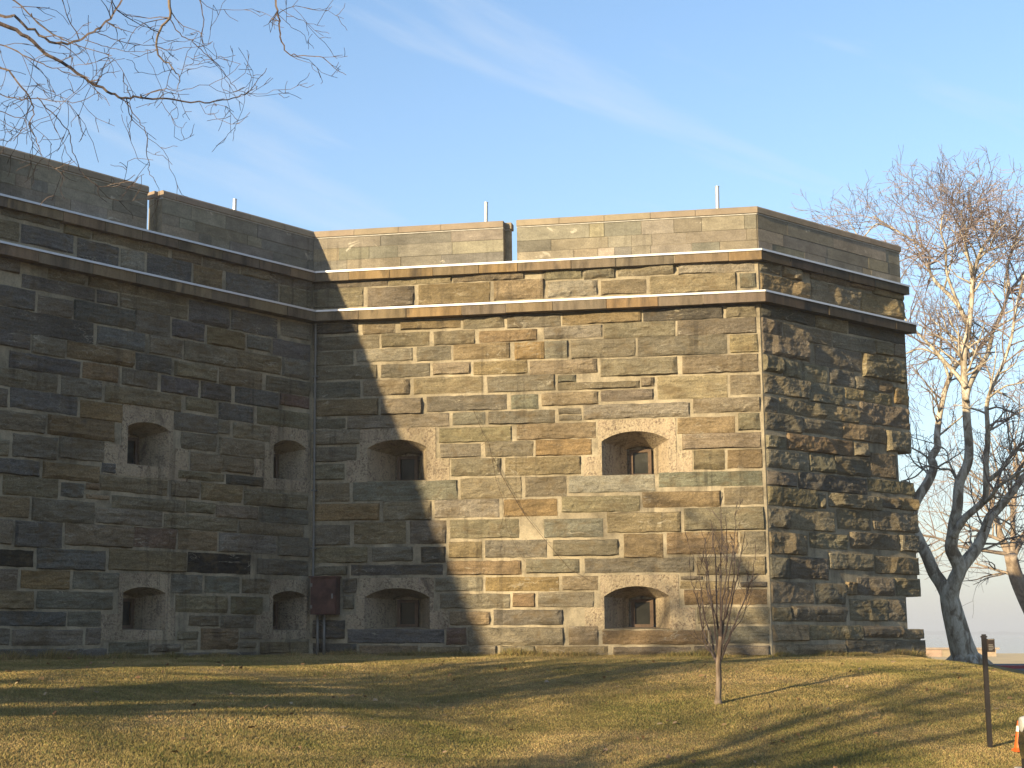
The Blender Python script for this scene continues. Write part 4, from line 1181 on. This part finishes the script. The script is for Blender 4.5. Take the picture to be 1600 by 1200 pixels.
# --- traffic cones
def cone(px, py, depth, h, label):
    c = pix(px, py, on_ground(px, py)); c.z = gz(c.x, c.y) + .012
    e = empty('traffic_cone', c, label, 'traffic cone', 'orange cones by the road')
    mb = MB(); q = h * .22
    mb.hexa([(c.x - q, c.y - q, c.z), (c.x + q, c.y - q, c.z), (c.x + q, c.y + q, c.z), (c.x - q, c.y + q, c.z),
             (c.x - q * .94, c.y - q * .94, c.z + .03), (c.x + q * .94, c.y - q * .94, c.z + .03), (c.x + q * .94, c.y + q * .94, c.z + .03), (c.x - q * .94, c.y + q * .94, c.z + .03)])
    mb.build('base', CONE, e)
    R = lambda t: h * (.19 * (1 - t) + .04 * t)
    mb = MB(); mb.tube([(c.x, c.y, c.z + .03 + (h - .03) * t) for t in (0, .08, .3, .6, .9, 1)], [R(0) * 1.06, R(.08), R(.3), R(.6), R(.9), R(1)], 20)
    b = mb.build('body', CONE, e, True)
    mb = MB(); mb.tube([(c.x, c.y, c.z + .03 + (h - .03) * t) for t in (.62, .82)], [R(.62) + .004, R(.82) + .004], 20, cap=False)
    mb.build('collar', CONEW, e, True)
cone(1594, 1176, 17.8, .36, 'orange traffic cone with a white collar in front of the black car')
cone(1606, 1150, 18.8, .31, 'orange traffic cone further back behind the bonnet of the black car')

# --- black car entering at the right edge, nose to the left
CX, CY = 4.88, 14.6
cz0 = EYE - 1.52 + .012
PAINT = Mat('black_car_paint', 0.18, 0.5); PAINT.b.inputs['Coat Weight'].default_value = 0.6
PAINT.col(PAINT.mix(1.0, (0.012, 0.013, 0.016), PAINT.ramp(PAINT.noise(PAINT.pos(), 4, 3), [(0.3, 0.8), (0.7, 1.2)]), 'MULTIPLY')); PAINT = PAINT.m
TRIM = m_simple('black_plastic_trim', (0.02, 0.02, 0.021), 0.6, 0, 0.2, 20)
TYRE = m_simple('tyre_rubber', (0.022, 0.022, 0.022), 0.85, 0, 0.2, 30)
RIM = m_simple('alloy_rim', (0.5, 0.5, 0.52), 0.3, 0.8, 0.1, 10)
LAMP = m_simple('headlamp_lens', (0.72, 0.72, 0.70), 0.08, 0.3, 0.1, 30)
AMBER = m_simple('amber_lens', (0.7, 0.22, 0.05), 0.2, 0, 0.1, 20)
GLASSD = m_simple('dark_car_glass', (0.02, 0.024, 0.026), 0.05, 0, 0.1, 5)
car = empty('parked_car', (CX + 2.1, CY, cz0), 'black car nosing in at the right edge with a bright headlight', 'car')
# stations along the car: x, half width, sill height, shoulder height
ST = [(0.00, .58, .34, .58), (.05, .70, .26, .66), (.16, .80, .20, .72), (.38, .85, .18, .78), (.75, .87, .18, .84), (1.15, .88, .18, .90), (1.6, .885, .18, .93), (2.4, .89, .18, .95),
      (3.2, .885, .18, .97), (3.8, .86, .20, .98), (4.1, .80, .24, .97), (4.22, .70, .32, .90)]
def loft(rows, closed_ends=True):
    mb = MB(); n = len(rows[0])
    vs_ = [p for r_ in rows for p in r_]
    fs = [[i * n + k, i * n + (k + 1) % n, (i + 1) * n + (k + 1) % n, (i + 1) * n + k] for i in range(len(rows) - 1) for k in range(n)]
    if closed_ends: fs += [list(range(n))[::-1], [(len(rows) - 1) * n + k for k in range(n)]]
    mb.add(vs_, fs); return mb
rows = []
for x, hw, s0, s1 in ST:
    mid = (s0 + s1) / 2
    sec = [(-hw * .9, s0), (-hw * .99, s0 + .1), (-hw, mid), (-hw * .985, s1 - .1), (-hw * .93, s1 - .02), (-hw * .7, s1 + .03), (0, s1 + .055), (hw * .7, s1 + .03), (hw * .93, s1 - .02), (hw * .985, s1 - .1), (hw, mid), (hw * .99, s0 + .1), (hw * .9, s0)]
    rows.append([(CX + x, CY + a, cz0 + b) for a, b in sec])
body = loft(rows).build('body', PAINT, car, True)
cab = [(1.25, .74, .93, .95), (1.75, .70, .93, 1.30), (2.1, .66, .94, 1.42), (2.9, .65, .95, 1.44), (3.5, .66, .96, 1.36), (4.05, .70, .96, .99)]
rows = [[(CX + x, CY - hw, cz0 + a), (CX + x, CY - hw * .94, cz0 + (a + b) / 2), (CX + x, CY - hw * .82, cz0 + b - .02), (CX + x, CY, cz0 + b + .02), (CX + x, CY + hw * .82, cz0 + b - .02), (CX + x, CY + hw * .94, cz0 + (a + b) / 2), (CX + x, CY + hw, cz0 + a)] for x, hw, a, b in cab]
loft(rows).build('window', GLASSD, car, True)
rows = [[(CX + x, CY - hw * .84, cz0 + b - .03), (CX + x, CY - hw * .8, cz0 + b + .012), (CX + x, CY, cz0 + b + .045), (CX + x, CY + hw * .8, cz0 + b + .012), (CX + x, CY + hw * .84, cz0 + b - .03)] for x, hw, a, b in cab[1:5]]
loft(rows).build('roof', PAINT, car, True)
mb = MB(); mb.box(CX + .02, CX + .14, CY - .56, CY + .56, cz0 + .20, cz0 + .40); mb.build('bumper', TRIM, car)
mb = MB(); mb.box(CX - .005, CX + .05, CY - .30, CY + .36, cz0 + .46, cz0 + .57); mb.build('grille', TRIM, car)
for sgn in (-1, 1):
    mb = MB()
    y0 = CY + sgn * .47
    rings = [(-.028, .0), (-.027, .05), (-.022, .07), (.02, .082)]
    vs_, fs = [], []
    for i, (dx, rr) in enumerate(rings):
        for k in range(18):
            a = 2 * math.pi * k / 18
            vs_.append((CX + .02 + dx + .07 * max(0, (sgn * rr * math.cos(a)) * sgn) * 1.2, y0 + rr * 1.25 * math.cos(a), cz0 + .635 + rr * math.sin(a)))
    for i in range(len(rings) - 1):
        for k in range(18): fs.append([i * 18 + k, i * 18 + (k + 1) % 18, (i + 1) * 18 + (k + 1) % 18, (i + 1) * 18 + k])
    mb.add(vs_, fs); hl = mb.build('headlight', LAMP, car, True)
    mb = MB(); mb.box(CX + .03, CX + .12, y0 + sgn * .11 - .03, y0 + sgn * .11 + .03, cz0 + .55, cz0 + .60); mb.build('indicator', AMBER, car)
    for wx in (.78, 3.32):
        c = Vector((CX + wx, CY + sgn * .80, cz0 + .315))
        mb = MB(); mb.tube([c + Vector((0, t, 0)) for t in (-.10, -.085, .085, .10)], [.28, .315, .315, .28], 28); wh = mb.build('wheel', TYRE, car, True)
        mb = MB(); mb.tube([c + Vector((0, t * sgn, 0)) for t in (.05, .103)], [.205, .19], 20)
        for k in range(5):
            a = 2 * math.pi * k / 5
            mb.tube([c + Vector((.03 * math.cos(a), sgn * .108, .03 * math.sin(a))), c + Vector((.17 * math.cos(a), sgn * .106, .17 * math.sin(a)))], .022, 6)
        mb.build('rim', RIM, wh)
    mb = MB(); mb.box(CX + 1.42, CX + 1.56, CY + sgn * .88 - .05, CY + sgn * .88 + .07 * sgn + .05, cz0 + .93, cz0 + 1.03); mb.build('mirror', PAINT, car)

# ================================================================== thin winter haze over land and sea
mb = MB(); mb.box(-8990, 8990, -150, 11900, EYE - 8.5, 22.0)
hz = bpy.data.materials.new('haze_air'); hz.use_nodes = True
hz.node_tree.nodes.clear()
ho = hz.node_tree.nodes.new('ShaderNodeOutputMaterial'); hv_ = hz.node_tree.nodes.new('ShaderNodeVolumePrincipled')
hv_.inputs['Color'].default_value = (0.9, 0.92, 0.95, 1); hv_.inputs['Density'].default_value = 0.0006; hv_.inputs['Anisotropy'].default_value = 0.2
hz.node_tree.links.new(hv_.outputs[0], ho.inputs['Volume'])
o = mb.build('haze', hz)
tag(o, 'thin pale haze over the lawn and the sea', 'haze', kind='stuff')
